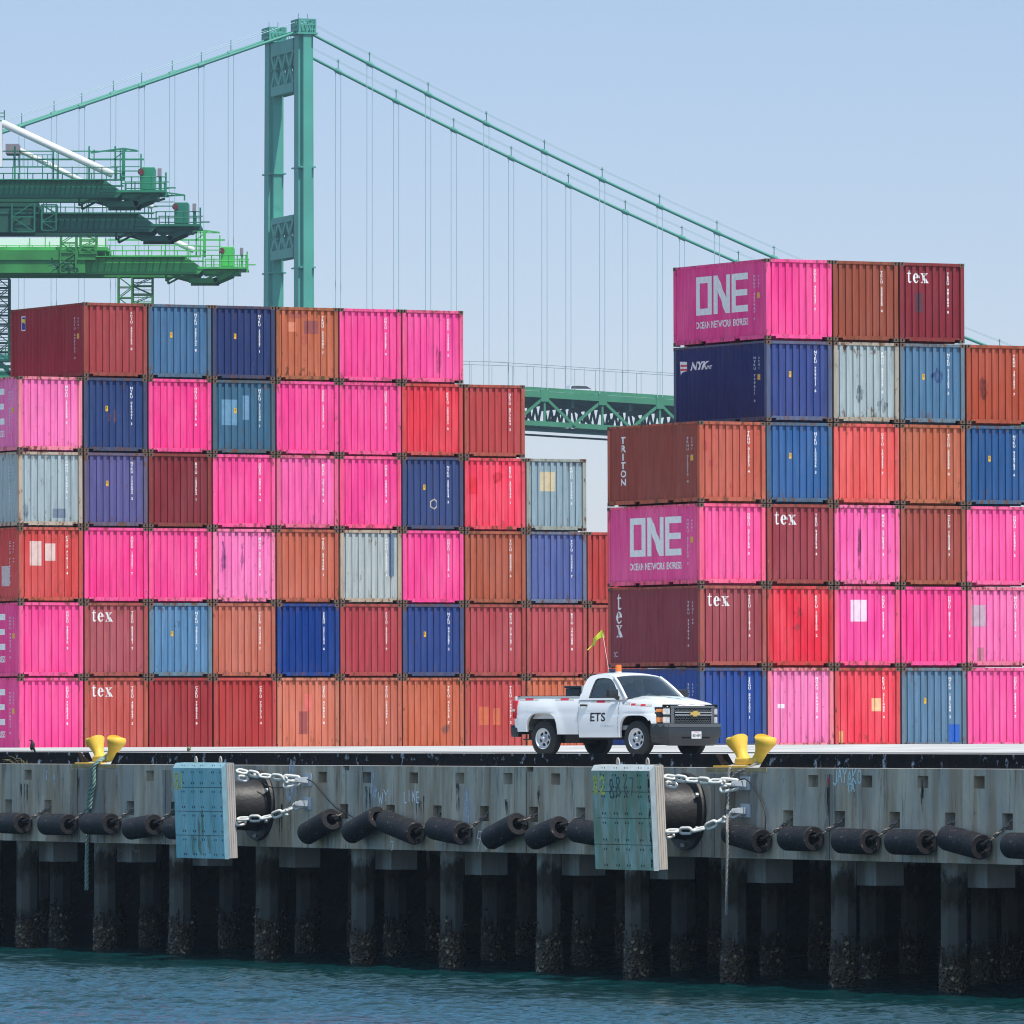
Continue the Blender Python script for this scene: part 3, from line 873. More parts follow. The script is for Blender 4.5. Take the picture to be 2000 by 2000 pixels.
def marine_fender(px, label, pad, board, edgecol, number, numcol, tilt, rust=False, extra=False, blacken=False):
    U = 1.50; v = wv(px, -U); zc = CAMZ - 1.615; H = 2.25; W = 2.66
    root = empty('panel_fender', wp(v, 0, zc), QROT, label, 'fender', 'panel fenders on the quay wall')
    Tp = Matrix.Translation((0,-U,0)) @ Matrix.Rotation(tilt, 4, 'X')
    # backing frame
    m_ = MB(); m_.bbox(-W/2+.015, W/2, .075, .30, -H/2+.01, H/2-.01, .012, Tp); m_.build('backing_frame', board, root)
    m_ = MB()
    for k in range(4): m_.box(W/2-.02, W/2+.012, .09+k*.055, .12+k*.055, -H/2+.02, H/2-.03, Tp)
    m_.build('end_boards', board, root)
    cols = [0,.185,.385,.56,.79,1.0]; rows = [0,.243,.495,.747,1.0]
    m_ = MB(); g = .007
    for i in range(5):
        for j in range(4):
            x0, x1 = -W/2+cols[i]*W+g, -W/2+cols[i+1]*W-g; z0, z1 = -H/2+rows[j]*H+g, -H/2+rows[j+1]*H-g
            if j == 3: z1 -= .11
            if i == 4: x1 -= .09
            m_.box(x0, x1, 0, .075, z0, z1, Tp)
    m_.build('face_pad', pad, root)
    # chamfered rim along top and right
    m_ = MB()
    zt = H/2-.115
    m_.add([(-W/2,.0,zt),(W/2-.09,.0,zt),(W/2,.075,H/2),(-W/2,.075,H/2)], [(0,1,2,3)], Tp)
    m_.add([(-W/2,.074,H/2),(W/2,.074,H/2),(W/2,.30,H/2),(-W/2,.30,H/2)], [(0,1,2,3)], Tp)
    m_.add([(W/2-.09,0,-H/2),(W/2,.075,-H/2),(W/2,.075,H/2),(W/2-.09,0,zt)], [(0,1,2,3)], Tp)
    m_.build('chamfered_rim', edgecol, root)
    m_ = MB()
    for i in range(1, 6):
        for j in range(4):
            for zz in (rows[j]+.045, rows[j+1]-.045-(.05 if j == 3 else 0)):
                for dx in ((-.055, .055) if i < 5 else (-.17,)):
                    x = -W/2+cols[i]*W+dx; z = -H/2+zz*H
                    m_.add([(x+.022*cos(a*pi/3), -.004, z+.03*sin(a*pi/3)) for a in range(6)], [tuple(range(6))], Tp)
    for i in range(1,6):
        for dx in ((-.055,.055) if i < 5 else (-.2,)):
            x = -W/2+cols[i]*W+dx; m_.add([(x+.02*cos(a*pi/3), .030, H/2-.06+.022*sin(a*pi/3)) for a in range(6)], [tuple(range(6))], Tp)
    m_.build('bolt_holes', MBOLT, root, fixn=False)
    if rust:
        V_, F_ = join2d([poly2d([(-.08,.02),(.18,.02),(.20,-.5),(.16,-.95),(.02,-1.1),(-.14,-.9),(-.16,-.5)]), poly2d([(-.5,-.56),(-.2,-.56),(-.22,-1.0),(-.45,-1.05)]), poly2d([(.3,-.56),(.6,-.56),(.55,-1.0),(.35,-1.0)])])
        m_ = MB(); m_.add([(x, -.002, z) for x, z in V_], F_, Tp)
        m_.build('rust_stain', softmat('rust_stain', (.22,.26,.14,1), .42, .64, .75, 5, .25), root, fixn=False)
    if blacken:
        r_ = random.Random(5); parts = []
        for k in range(26):
            z = r_.uniform(-H/2+.1, H/2-.3); parts.append(poly2d(blob2d(W/2-.15+r_.uniform(-.03,.02), z, .018, r_.uniform(.03,.09), 7, .5, k)))
        V_, F_ = join2d(parts); m_ = MB(); m_.add([(x, -.006, z) for x, z in V_], F_, Tp); m_.build('black_scuffs', MBOLT, root, fixn=False)
    # painted numeral
    V_, F_ = hand(number, -W/2+.08, H/2-.60, .30, .36, .06, 0)
    m_ = MB(); m_.add([(x, -.005, z) for x, z in V_], F_, Tp); m_.build('painted_number', numcol, root, fixn=False)
    if extra:
        V_, F_ = hand('88', -W/2+.78, H/2-.66, .30, .40, .045, .2, 3); V2, F2 = hand('67', -W/2+1.42, H/2-.62, .26, .38, .03, .1, 4)
        MDB = simple('dark_blue_paint', (.08,.17,.18,1), .7)
        for V_, F_ in ((V_,F_),(V2,F2)):
            m_ = MB(); m_.add([(x, -.005, z) for x, z in V_], F_, Tp); m_.build('painted_number', MDB, root, fixn=False)
    # rubber body and flange; axis inland
    zf = .13
    T = Matrix.Translation((0.15, -U+.30, zf)) @ Matrix.Rotation(-pi/2, 4, 'X')
    L_ = U-.30
    m_ = MB(); m_.lathe([(.58,0),(.58,L_*.62),(.592,L_*.64),(.592,L_*.84),(.62,L_*.93),(.66,L_-.07)], 48, T); m_.build('rubber_body', MBLK, root, smooth_angle=40)
    m_ = MB(); m_.lathe([(.5,L_-.10),(.82,L_-.10),(.835,L_-.07),(.835,L_-.005),(.5,L_-.005)], 48, T); m_.build('flange', MBLK, root, smooth_angle=35)
    for a in (-30, 30, 90, 150, 210, 270):
        m_ = MB(); m_.lathe([(0,L_-.16),(.045,L_-.16),(.05,L_-.14),(.05,L_-.085)], 6, T @ Matrix.Translation((.72*cos(radians(a)), .72*sin(radians(a)), 0))); m_.build('anchor_bolt', MGAL, root)
    # lifting eyes
    for x in (-W*.16, W*.33):
        m_ = MB(); m_.tube([Tp @ Vector((x+.055*cos(a), .17, H/2+.06+.085*sin(a))) for a in [i*pi/6-pi/3 for i in range(0,11)]], .018, 8)
        m_.build('lifting_eye', MBOARD2, root, smooth=True)
    # chains to anchor plates on the wall: upper pair, lower pair
    def P(px_, py_, u_): 
        q = wp(wv(px_, u_), u_, wz(px_, py_, u_)); return Matrix.Rotation(-QROT[2], 4, 'Z') @ (q - wp(v, 0, zc))
    return root, P
MWP = simple('galvanised_plate', (.48,.52,.56,1), .6, .1, var=.15, vscale=4)
MPALE = simple('pale_rim', (.34,.56,.60,1), .6, var=.12, vscale=5)
MPALE2 = simple('white_rim', (.62,.66,.64,1), .6, var=.12, vscale=5, dirt=.15, dirtc=(.5,.48,.42,1))
MY1 = simple('dull_yellow_paint', (.75,.75,.16,1), .8)
fa, Pa = marine_fender(390, 'panel fender with turquoise blue pads marked 81, left of the other panel', PAD1, MBOARD, MPALE, '81', MY1, .045, rust=True)
fb, Pb = marine_fender(1217, 'panel fender with weathered green pads marked 82, in front of the truck', PAD2, MBOARD2, MPALE2, '82', MY1, .05, extra=True, blacken=True)
def fender_chains(root, P, x0, x1, ya, yb, yc, yd, r=.028):
    # x0 panel side px, x1 wall plate px
    a = P(x0, ya, -1.18); b = P(x1-44, yb-4, -.46)
    chain(sagline(a, b, .03, 8), .34, .20, r, roll=.5).build('upper_chain', MGAL, root, smooth=True)
    for dz in (-.0, -.20):
        chain([P(x1-50, yb-5, -.50)+Vector((0,0,dz)), P(x1-4, yb, -.12)+Vector((0,0,dz*.2))], .48, .20, r*1.1, roll=1.3).build('upper_chain', MGAL, root, smooth=True)
    chain([P(x0, ya+14, -1.18), P(x0+26, ya+19, -.95)], .30, .18, r, roll=1.1).build('upper_chain', MGAL, root, smooth=True)
    a = P(x0+2, yc, -1.18); b = P(x1-4, yd, -.12)
    mid = P((x0+x1)/2-10, yc-1, -.7)
    pth = [a.lerp(mid, t/4) + Vector((0,0,.01)) for t in range(5)] + [mid.lerp(b, t/4) for t in range(1,5)]
    chain(pth, .34, .20, r, roll=.4).build('lower_chain', MGAL, root, smooth=True)
    a2 = P(x0+2, yc+9, -1.18); chain([a2, P(x0+16, yc+6, -1.0)], .28, .16, r, roll=1.2).build('lower_chain', MGAL, root, smooth=True)
    for py, t in ((yb, 0), (yd, 1)):
        c = P(x1+5, py, 0)
        m_ = MB(); m_.box(c.x-.20, c.x+.20, -.03, -.003, c.z-.145, c.z+.145); m_.build('anchor_plate', MWP, root)
        m_ = MB()
        for sx in (-.05,.05): m_.prism([(0-.03,c.z-.07),(-.30,c.z-.045),(-.34,c.z),(-.30,c.z+.045),(-.03,c.z+.07)], 'x', c.x+sx-.014, c.x+sx+.014)
        m_.build('plate_lug', MWP, root)
        # shackle
        e = P(x1-38, py+(0 if t == 0 else 17), -.42)
        m_ = MB(); m_.tube([e+Vector((.055*cos(a), 0, .055*sin(a)+.0)) for a in [pi*.1+i*pi/6 for i in range(11)]], .026, 6); m_.tube([e+Vector((-.07,0,-.06)), e+Vector((.07,0,-.06))], .03, 8)
        m_.build('shackle', MGAL, root, smooth=True)
fender_chains(fa, Pa, 462, 597, 1504, 1523, 1600, 1569, .033)
fender_chains(fb, Pb, 1298, 1452, 1516, 1530, 1624, 1583, .035)

# ------------------------------------------------------------------ bollards
MBY = simple('yellow_enamel', (.80,.50,.05,1), .55, var=.07, vscale=4, dirt=.3, dirtc=(.45,.24,.07,1), dscale=6)
def bollard(px, label):
    v = wv(px, .42); z = EDGE+.0
    root = empty('mooring_bollard', wp(v, .42, z), QROT, label, 'bollard', 'yellow twin-horned bollards')
    m_ = MB(); m_.bbox(-.95, .55, -.40, .38, -.03, .045, .015); m_.build('base_plate', MBY, root)
    m_ = MB(); m_.bbox(-.42, .42, -.19, .19, .045, .21, .05); m_.build('pedestal', MBY, root, smooth_angle=40)
    for sgn, nm in ((-1, 'horn'), (1, 'horn')):
        pts = []; rs = []
        for i in range(15):
            t = i/14
            lean = .30 + .30*t**1.1
            pts.append((sgn*lean*1.0, 0, .12 + .46*t)); rs.append(.165 - .05*sin(min(1,t*1.7)*pi/2) + .125*max(0, t-.30)**1.25/.7**1.25)
        # rounded crown
        R_ = rs[-1]
        for k, (q, dz) in enumerate([(.985,.025),(.93,.048),(.80,.066),(.55,.078),(.2,.084)]):
            pts.append((sgn*(.60+.02), 0, .58+dz)); rs.append(R_*q)
        m_ = MB(); m_.tube(pts, rs, 28); m_.build(nm, MBY, root, smooth_angle=60)
    m_ = MB()
    for x in (-.8, -.55, .45): m_.lathe([(0,.075),(.03,.075),(.03,.04)], 6, Matrix.Translation((x,-.3,0)))
    m_.build('bolts', MDARK, root)
    return root
bollard(207, 'yellow twin-horned bollard with the green rope, near the left end of the quay')
bollard(1467, 'yellow twin-horned bollard with the grey rope, right of the truck')
# pale pads the bollards stand on
for px in (186, 1440):
    v = wv(px); m_ = MB(); m_.box(v-1.3, v+1.25, -.012, .02, EDGE-.085, EDGE+.004)
    m_.build('bollard_seat', simple('rusty_yellow', (.42,.30,.14,1), .8, var=.3, vscale=6), wall)

# ------------------------------------------------------------------ ropes
def rope(name, pts, r, mat, label, strands=3, twist=9.0):
    # pts are world points
    P = [Vector(p) for p in pts]
    # resample
    Q = []
    for i in range(len(P)-1):
        n = max(1, int((P[i+1]-P[i]).length/.03))
        for k in range(n): Q.append(P[i].lerp(P[i+1], k/n))
    Q.append(P[-1])
    for _ in range(6):
        Q = [Q[0]] + [(Q[i-1]+Q[i]*2+Q[i+1])/4 for i in range(1, len(Q)-1)] + [Q[-1]]
    m_ = MB(); d = 0
    for s in range(strands):
        pp = []; d = 0
        for i, q in enumerate(Q):
            if i: d += (Q[i]-Q[i-1]).length
            t = (Q[min(i+1,len(Q)-1)]-Q[max(i-1,0)]).normalized()
            a = t.orthogonal().normalized(); a = Vector((0,1,0)) - t*t.y; a.normalize(); b = t.cross(a)
            an = d*twist*2 + 2*pi*s/strands
            pp.append(q + (a*cos(an)+b*sin(an))*r*.52)
        m_.tube(pp, r*.52, 6)
    o = m_.build(name, mat, smooth=True)
    return tag(o, label, 'rope')
def W(px, py, u): return wp(wv(px, u), u, wz(px, py, u))
MR1 = simple('green_rope', (.20,.31,.27,1), .8, var=.3, vscale=30)
MR2 = simple('grey_rope', (.24,.235,.22,1), .8, var=.3, vscale=30)
rope('mooring_rope', [W(213,1474,.45),W(205,1480,.2),W(195,1485,.03),W(186,1493,-.06),W(182,1502,-.08),W(179,1525,-.07),W(174,1560,-.07),W(172,1590,-.07),W(171,1640,-.07),W(170,1690,-.07),W(170,1738,-.07)], .055, MR1, 'green braided rope hanging from the left bollard down to the piles')
rope('mooring_rope', [W(210,1478,.45),W(200,1484,.1),W(189,1489,-.05),W(184,1498,-.09),W(184,1530,-.09),W(179,1555,-.09),W(176,1580,-.1)], .05, MR1, 'short doubled strand of green rope beside the long one at left bollard')
rope('mooring_rope', [W(1480,1490,.3),W(1462,1500,.02),W(1440,1508,-.06),W(1428,1520,-.10),W(1423,1540,-.12),W(1421,1575,-.12),W(1420,1620,-.6),W(1420,1660,-.6),W(1419,1720,-.6),W(1418,1788,-.6)], .034, MR2, 'long grey rope hanging from the right bollard past the fenders')
rope('mooring_rope', [W(1426,1499,-.02),W(1423,1506,-.06),W(1422,1530,-.09),W(1417,1560,-.11),W(1415,1590,-.11)], .035, MR2, 'short grey rope strand falling beside the long grey rope')
# thin black hoses
MHOSE = simple('black_hose', (.015,.013,.012,1), .5)
for pts, lab in (([W(600,1522,-.15),W(612,1527,-.08),W(630,1550,-.05),W(655,1578,-.05),W(680,1590,-.1),W(698,1602,-.12)], 'thin black hose looping down the wall beside the turquoise panel'),
                 ([W(1442,1524,-.2),W(1455,1519,-.1),W(1470,1535,-.06),W(1488,1566,-.05),W(1496,1592,-.06),W(1494,1620,-.1)], 'thin black hose hanging in an arc beside the right bollard'),
                 ([W(508,1524,-.3),W(520,1534,-.15),W(535,1539,-.08),W(552,1538,-.08)], 'short thin black hose below the upper chain of the turquoise panel')):
    Q = [Vector(p) for p in pts]
    m_ = MB(); 
    R_ = []
    for i in range(len(Q)-1):
        for k in range(6): R_.append(Q[i].lerp(Q[i+1], k/6))
    R_.append(Q[-1])
    for _ in range(5): R_ = [R_[0]]+[(R_[i-1]+R_[i]*2+R_[i+1])/4 for i in range(1,len(R_)-1)]+[R_[-1]]
    m_.tube(R_, .014, 6); tag(m_.build('black_hose', MHOSE, smooth=True), lab, 'hose')

# ------------------------------------------------------------------ water
def water():
    xs = list(np.arange(-14, 14.01, .07)); ys = list(np.arange(143, 212, .085))
    xs = [-1500,-400,-120,-40,-20,-16] + xs + [16,20,40,120,400,1500]
    ys = [-40,0,60,110,130,139] + ys + [216,230,260,320,500,1200,1900]
    X, Y = np.meshgrid(np.array(xs), np.array(ys), indexing='ij')
    rng = np.random.RandomState(5)
    Z = np.zeros_like(X)
    for k in range(46):
        lam = .20 * (1.055**k) * rng.uniform(.9, 1.1)
        th = rng.normal(1.25, .55)
        kx, ky = 2*pi/lam*cos(th), 2*pi/lam*sin(th)
        amp = .0068*lam**.7
        ph = kx*X + ky*Y + rng.uniform(0, 6.28) + 1.3*np.sin(X*.31*rng.uniform(.5,1.5)+Y*.13+k)
        Z += amp*(np.sin(ph) + .25*np.sin(2*ph+1))
    mask = np.clip((16-np.abs(X))/2, 0, 1)*np.clip((Y-140)/3, 0, 1)*np.clip((214-Y)/3, 0, 1)
    patch = .75 + .35*np.sin(X*.23+Y*.11+1)*np.sin(Y*.21-X*.07)
    Z *= mask*patch
    nx, ny = X.shape
    V = np.stack([X, Y, Z], -1).reshape(-1, 3)
    idx = np.arange(nx*ny).reshape(nx, ny)
    Fq = np.stack([idx[:-1,:-1], idx[1:,:-1], idx[1:,1:], idx[:-1,1:]], -1).reshape(-1, 4)
    me = bpy.data.meshes.new('water')
    me.vertices.add(len(V)); me.vertices.foreach_set('co', V.ravel())
    me.loops.add(Fq.size); me.loops.foreach_set('vertex_index', Fq.ravel())
    me.polygons.add(len(Fq)); me.polygons.foreach_set('loop_start', np.arange(0, Fq.size, 4)); me.polygons.foreach_set('loop_total', np.full(len(Fq), 4))
    me.polygons.foreach_set('use_smooth', np.ones(len(Fq), bool))
    me.update(calc_edges=True)
    m, nt, p = newmat('harbour_water'); L = nt.links.new
    p.inputs['Base Color'].default_value = (.001,.028,.031,1)
    p.inputs['Roughness'].default_value = .10
    p.inputs['IOR'].default_value = 1.33
    p.inputs['Specular IOR Level'].default_value = .5
    tc = N(nt, 'ShaderNodeTexCoord'); mp = N(nt, 'ShaderNodeMapping'); mp.inputs['Scale'].default_value = (1.0,2.2,1); L(tc.outputs['Object'], mp.inputs[0])
    nz = N(nt, 'ShaderNodeTexNoise'); nz.inputs['Scale'].default_value = 5; nz.inputs['Detail'].default_value = 4; L(mp.outputs[0], nz.inputs['Vector'])
    bp = N(nt, 'ShaderNodeBump'); bp.inputs['Distance'].default_value = .022; bp.inputs['Strength'].default_value = .8
    L(nz.outputs[0], bp.inputs['Height']); L(bp.outputs[0], p.inputs['Normal'])
    me.materials.append(m)
    o = bpy.data.objects.new('water', me); COL.objects.link(o); tag(o, kind='structure')
water()
# ------------------------------------------------------------------ shipping containers
CW, CL, CH = 2.438, 6.058, 2.591
THC = pi/2 - PHI
EB = [(.14, .058)]
x = .14
x += .085; EB.append((x, .058))
while x < 2.20:
    x += .006; EB.append((x, 0.))
    x += .118; EB.append((x, 0.))
    if x > 2.2: break
    x += .020; EB.append((x, .058))
    x += .112; EB.append((x, .058))
if EB[-1][0] > 2.298:
    while EB[-1][0] > 2.298: EB.pop()
EB.append((2.298, EB[-1][1]))
def prof(tab, x):
    if x <= tab[0][0]: return tab[0][1]
    for i in range(len(tab)-1):
        if x <= tab[i+1][0]:
            a = (x-tab[i][0])/max(1e-9, tab[i+1][0]-tab[i][0]); return tab[i][1]*(1-a)+tab[i+1][1]*a
    return tab[-1][1]
SB = [(.16, .021)]; y = .16
while y < 5.75:
    for stp, d in ((.042,.021),(.056,0.),(.084,0.),(.056,.021),(.042,.021)):
        y += stp; SB.append((y, d))
SB = [q for q in SB if q[0] < 5.9] + [(5.9, .021)]
EY0, SX0 = .024, .014
def make_parts():
    P = {}
    m_ = MB()
    vs = []
    for (x, d) in EB: vs += [(x, EY0+d, .12), (x, EY0+d, 2.52)]
    m_.add(vs, [(2*i, 2*i+2, 2*i+3, 2*i+1) for i in range(len(EB)-1)])
    P['end_wall'] = m_.mesh('end_wall', MPAINT, fixn=False)
    m_ = MB(); vs = []
    for (y, d) in SB: vs += [(SX0+d, y, .10), (SX0+d, y, 2.56)]
    m_.add(vs, [(2*i+2, 2*i, 2*i+1, 2*i+3) for i in range(len(SB)-1)])
    P['side_wall'] = m_.mesh('side_wall', MPAINT, fixn=False)
    m_ = MB(); vs = []
    for (y, d) in SB: vs += [(CW-SX0-d, y, .10), (CW-SX0-d, y, 2.56)]
    m_.add(vs, [(2*i, 2*i+2, 2*i+3, 2*i+1) for i in range(len(SB)-1)])
    P['side_wall_r'] = m_.mesh('side_wall', MPAINT, fixn=False)
    m_ = MB(); m_.box(.03, CW-.03, .08, CL-.03, 2.535, 2.583); [m_.box(.18, CW-.18, q, q+.06, -.012, .126) for q in (.32,1.0,2.6,4.2,5.6)]; m_.box(.03, CW-.03, CL-.09, CL-.03, .12, 2.55); m_.box(.03, CW-.03, .12, CL-.09, .125, .16)  # low cross beams added to block sky light through the stacking gap
    P['shell'] = m_.mesh('roof', MPAINT)
    m_ = MB()
    for x0, x1 in ((0,.14),(CW-.14,CW)):
        for y0, y1 in ((0,.16),(CL-.16,CL)):
            m_.bbox(x0, x1, y0, y1, .118, 2.473, .008)
    for y0, y1 in ((-.001,.075),(CL-.075,CL-.004)):
        m_.bbox(.1785, CW-.1785, y0, y1, 2.487, 2.584, .006)
    np_ = [(.178,.168),(.178,.105),(.36,.105),(.36,.035)]
    n = 14; r_ = random.Random(2)
    low = [(.36+(CW-.72)*k/n, .035+(.012*abs(sin(k*1.1)) if 0 < k < n else 0)) for k in range(n+1)]
    poly = [(.178,.168),(.178,.105),(.36,.105)] + low + [(CW-.36,.105),(CW-.178,.105),(CW-.178,.168)]
    m_.prism(poly, 'y', .006, .09)
    m_.box(.178, CW-.178, .006+.001, .03, .155, .172)
    for x0, x1 in ((.004,.064),(CW-.064,CW-.004)):
        m_.box(x0, x1, .1625, CL-.1625, 2.515, 2.583)
        sp = [(.1625,.158),(.1625,.03),(1.72,.03),(1.72,.135),(2.08,.135),(2.08,.03),(3.92,.03),(3.92,.135),(4.28,.135),(4.28,.03),(CL-.1625,.03),(CL-.1625,.158)]
        m_.prism(sp, 'x', x0, x1)
    P['frame'] = m_.mesh('frame', MPAINT)
    # corner casting with oval holes towards the end and the side
    def casting():
        m_ = MB(); W_, D_, H_ = .178, .162, .118
        def face(wd, ht, hx, hz, rx, rz, fn):
            hole = [(hx+rx*cos(2*pi*k/10), hz+rz*sin(2*pi*k/10)) for k in range(10)]
            v, f = fill2d([(0,0),(wd,0),(wd,ht),(0,ht)], [hole])
            m_.add([fn(a, b, 0) for a, b in v], f)
            m_.add([fn(a, b, 0) for a, b in hole]+[fn(a, b, .05) for a, b in hole], [(i,(i+1)%10,(i+1)%10+10,i+10) for i in range(10)])
            m_.mi = 1; m_.add([fn(a, b, .045) for a, b in hole], [tuple(range(10))]); m_.mi = 0  # hole bottom painted black for the shade inside
        face(W_, H_, .089, .06, .030, .040, lambda a, b, d: (a, d, b))
        face(D_, H_, .081, .06, .034, .036, lambda a, b, d: (d, a, b))
        m_.add([(0,0,0),(W_,0,0),(W_,D_,0),(0,D_,0),(0,0,H_),(W_,0,H_),(W_,D_,H_),(0,D_,H_)], [(0,3,2,1),(4,5,6,7),(1,2,6,5),(2,3,7,6)])
        return m_
    c = casting()
    def place(sx, sy, z):
        m_ = MB(); m_.m = list(c.m)
        vs = []
        for (a, b, d) in c.v:
            X = a-.003; Y = b-.004
            if sx: X = CW - X
            if sy: Y = CL - Y
            vs.append((X, Y, z + (d if z < 1 else .118-d)))
        m_.v = vs; m_.f = list(c.f)
        return m_.mesh('corner_casting', [MCAST, MDARK])
    P['cast'] = [place(0,0,0), place(1,0,0), place(0,0,2.4735), place(1,0,2.4735)]
    P['castb'] = [place(0,1,0), place(0,1,2.4735)]
    # twist locks are hidden; a stacking cone between castings
    return P
CP = make_parts()
EBX = [q[0] for q in EB]; 
def end_fn(off=.004):
    return lambda x, z: (x, EY0 + prof(EB, x) - off, z)
def side_fn(off=.004):   # figure x runs from far end (left) to front (right)
    return lambda x, z: (SX0 + prof(SB, CL - x) - off, CL - x, z)
SBX = [CL - q[0] for q in SB]
_serial = {}
def serial_fig(s, h=.088, pitch=.104):
    parts = []
    for i, ch in enumerate(s):
        if ch == ' ': continue
        v, f = text2d(ch, 1.0, bold=.024)
        x0, x1, y0, y1 = bounds(v); k = h/.72
        kx = min(k*1.1, .095/max(.01, (x1-x0)))
        parts.append(([((x-(x0+x1)/2)*kx, y*k - i*pitch) for x, y in v], f))
    return join2d(parts)
def bracket_fig(s, h, pitch, wd=.05):
    v, f = serial_fig(s, h, pitch); return v, f

# lower-case serif lettering, drawn as polygons
def serif_t():
    return join2d([poly2d([(.18,1.0),(.30,1.22),(.42,1.30),(.42,1.0),(.62,1.0),(.62,.90),(.42,.90),(.42,.22),(.47,.13),(.55,.13),(.62,.18),(.66,.12),(.55,.02),(.42,-.02),(.28,.0),(.19,.08),(.16,.2),(.16,.90),(.02,.90),(.02,.96)])])
def serif_e():
    out = [(.42+.40*cos(a), .48+.50*sin(a)) for a in [radians(q) for q in range(0, 331, 15)]]
    outer = []
    poly = [(.82,.50)] + [(.42+.40*cos(radians(q)), .48+.51*sin(radians(q))) for q in range(15, 331, 15)]
    inner = [(.42+.17*cos(radians(q))-.0, .46+.40*sin(radians(q))) for q in range(315, 179, -15)]
    p = poly + [(.74,.24)] + inner + [(.25,.48),(.25,.50)] 
    top = [(.25,.55)] + [(.42+.165*cos(radians(q)), .60+.30*sin(radians(q))) for q in range(180, -1, -20)] + [(.585,.55)]
    v, f = fill2d([(.82,.49)]+[(.42+.40*cos(radians(q)), .48+.51*sin(radians(q))) for q in range(15,331,15)]+[(.70,.27),(.60,.14),(.50,.10),(.38,.14),(.29,.26),(.265,.42),(.265,.49)], [[(.27,.56),(.28,.74),(.33,.86),(.42,.92),(.50,.87),(.55,.75),(.56,.56)]])
    return v, f
def serif_x():
    return join2d([poly2d([(.02,.98),(.02,.92),(.10,.90),(.58,.10),(.50,.06),(.50,.0),(.95,.0),(.95,.06),(.88,.08),(.40,.90),(.47,.92),(.47,.98)]),
                   poly2d([(.56,.98),(.56,.92),(.66,.90),(.14,.08),(.04,.06),(.04,.0),(.36,.0),(.36,.06),(.24,.09),(.74,.90),(.86,.92),(.86,.98)])])
def lower_word(h, vertical=False):
    k = h/1.3; parts = []
    if not vertical:
        x = 0
        for g, adv in ((serif_t, .70), (serif_e, .90), (serif_x, .95)):
            v, f = g(); parts.append(([((a+x)*k, b*k) for a, b in v], f)); x += adv
    else:
        y = 0
        for g, adv in ((serif_t, 1.42), (serif_e, 1.12), (serif_x, 1.1)):
            v, f = g(); v = [((a+(.08 if g is serif_t else 0))*k, (b+y-(.3 if g is serif_t else 0))*k) for a, b in v]; parts.append((v, f)); y -= adv
    return join2d(parts)
def scalefig(fig, kx, ky, dx=0, dy=0):
    v, f = fig; return [(a*kx+dx, b*ky+dy) for a, b in v], f
def one_word(w_, h_):
    """three squared block capitals"""
    s = .18
    O = fill2d([(0,0),(1,0),(1,1),(0,1)], [[(.24,.17),(.74,.17),(.74,.83),(.24,.83)]])
    Nn = poly2d([(0,0),(.24,0),(.24,.62),(.72,0),(1,0),(1,1),(.76,1),(.76,.40),(.26,1),(0,1)])
    E = poly2d([(0,0),(1,0),(1,.17),(.26,.17),(.26,.42),(.94,.42),(.94,.58),(.26,.58),(.26,.83),(1,.83),(1,1),(0,1)])
    cw = w_*.305; gp = (w_-3*cw)/2
    return join2d([scalefig(O, cw, h_), scalefig(Nn, cw, h_, cw+gp), scalefig(E, cw, h_, 2*(cw+gp))])
_dm = {}
def decal_end(fig, mat, parent, name, key=None, off=.004):
    m_ = drape(fig[0], fig[1], EBX, end_fn(off)); return m_.build(name, mat, parent, fixn=False)
def decal_side(fig, mat, parent, name, off=.004):
    m_ = drape(fig[0], fig[1], SBX, side_fn(off)); return m_.build(name, mat, parent, fixn=False)
KC = .88       # picture colour -> paint albedo
def paintcol(c, k=KC):
    r, g, b = [lin(q) for q in c]
    return (min(.85, r*k), min(.8, g*k), min(.8, b*k))
_pm = {}
def patchmat(c):
    if c not in _pm:
        q = paintcol(c); _pm[c] = simple('patch_paint', (*q, 1), .6, var=.12, vscale=6)
    return _pm[c]

_sm = {}
def stainmat(c):
    if c not in _sm:
        q = paintcol(c); m, nt, p = newmat('stain_paint'); p.inputs['Base Color'].default_value = (*q, 1); p.inputs['Roughness'].default_value = .8
        tc = N(nt, 'ShaderNodeTexCoord'); nz = N(nt, 'ShaderNodeTexNoise'); nz.inputs['Scale'].default_value = 7; nz.inputs['Detail'].default_value = 7; nz.inputs['Roughness'].default_value = .7
        mp = N(nt, 'ShaderNodeMapping'); mp.inputs['Scale'].default_value = (1,1,.35); nt.links.new(tc.outputs['Object'], mp.inputs[0]); nt.links.new(mp.outputs[0], nz.inputs['Vector'])
        mr = N(nt, 'ShaderNodeMapRange'); mr.inputs[1].default_value = .38; mr.inputs[2].default_value = .62; mr.inputs[4].default_value = .75
        nt.links.new(nz.outputs[0], mr.inputs[0]); nt.links.new(mr.outputs[0], p.inputs['Alpha']); _sm[c] = m
    return _sm[c]
PINK = (255,76,154); HOT = (252,68,148)
# (row from bottom, column) -> colour, wear, frame colour or None, prefix, extras
LS = {}
def c_(st, r, c, col, word, wear=.25, frame=None, pre='ABCU', tagm=False, ex=None, side=None):
    LS[(st, r, c)] = dict(col=col, word=word, wear=wear, frame=frame, pre=pre, tag=tagm, ex=ex or {}, side=side)
BR = (140,85,62); GRY = (110,115,112); 
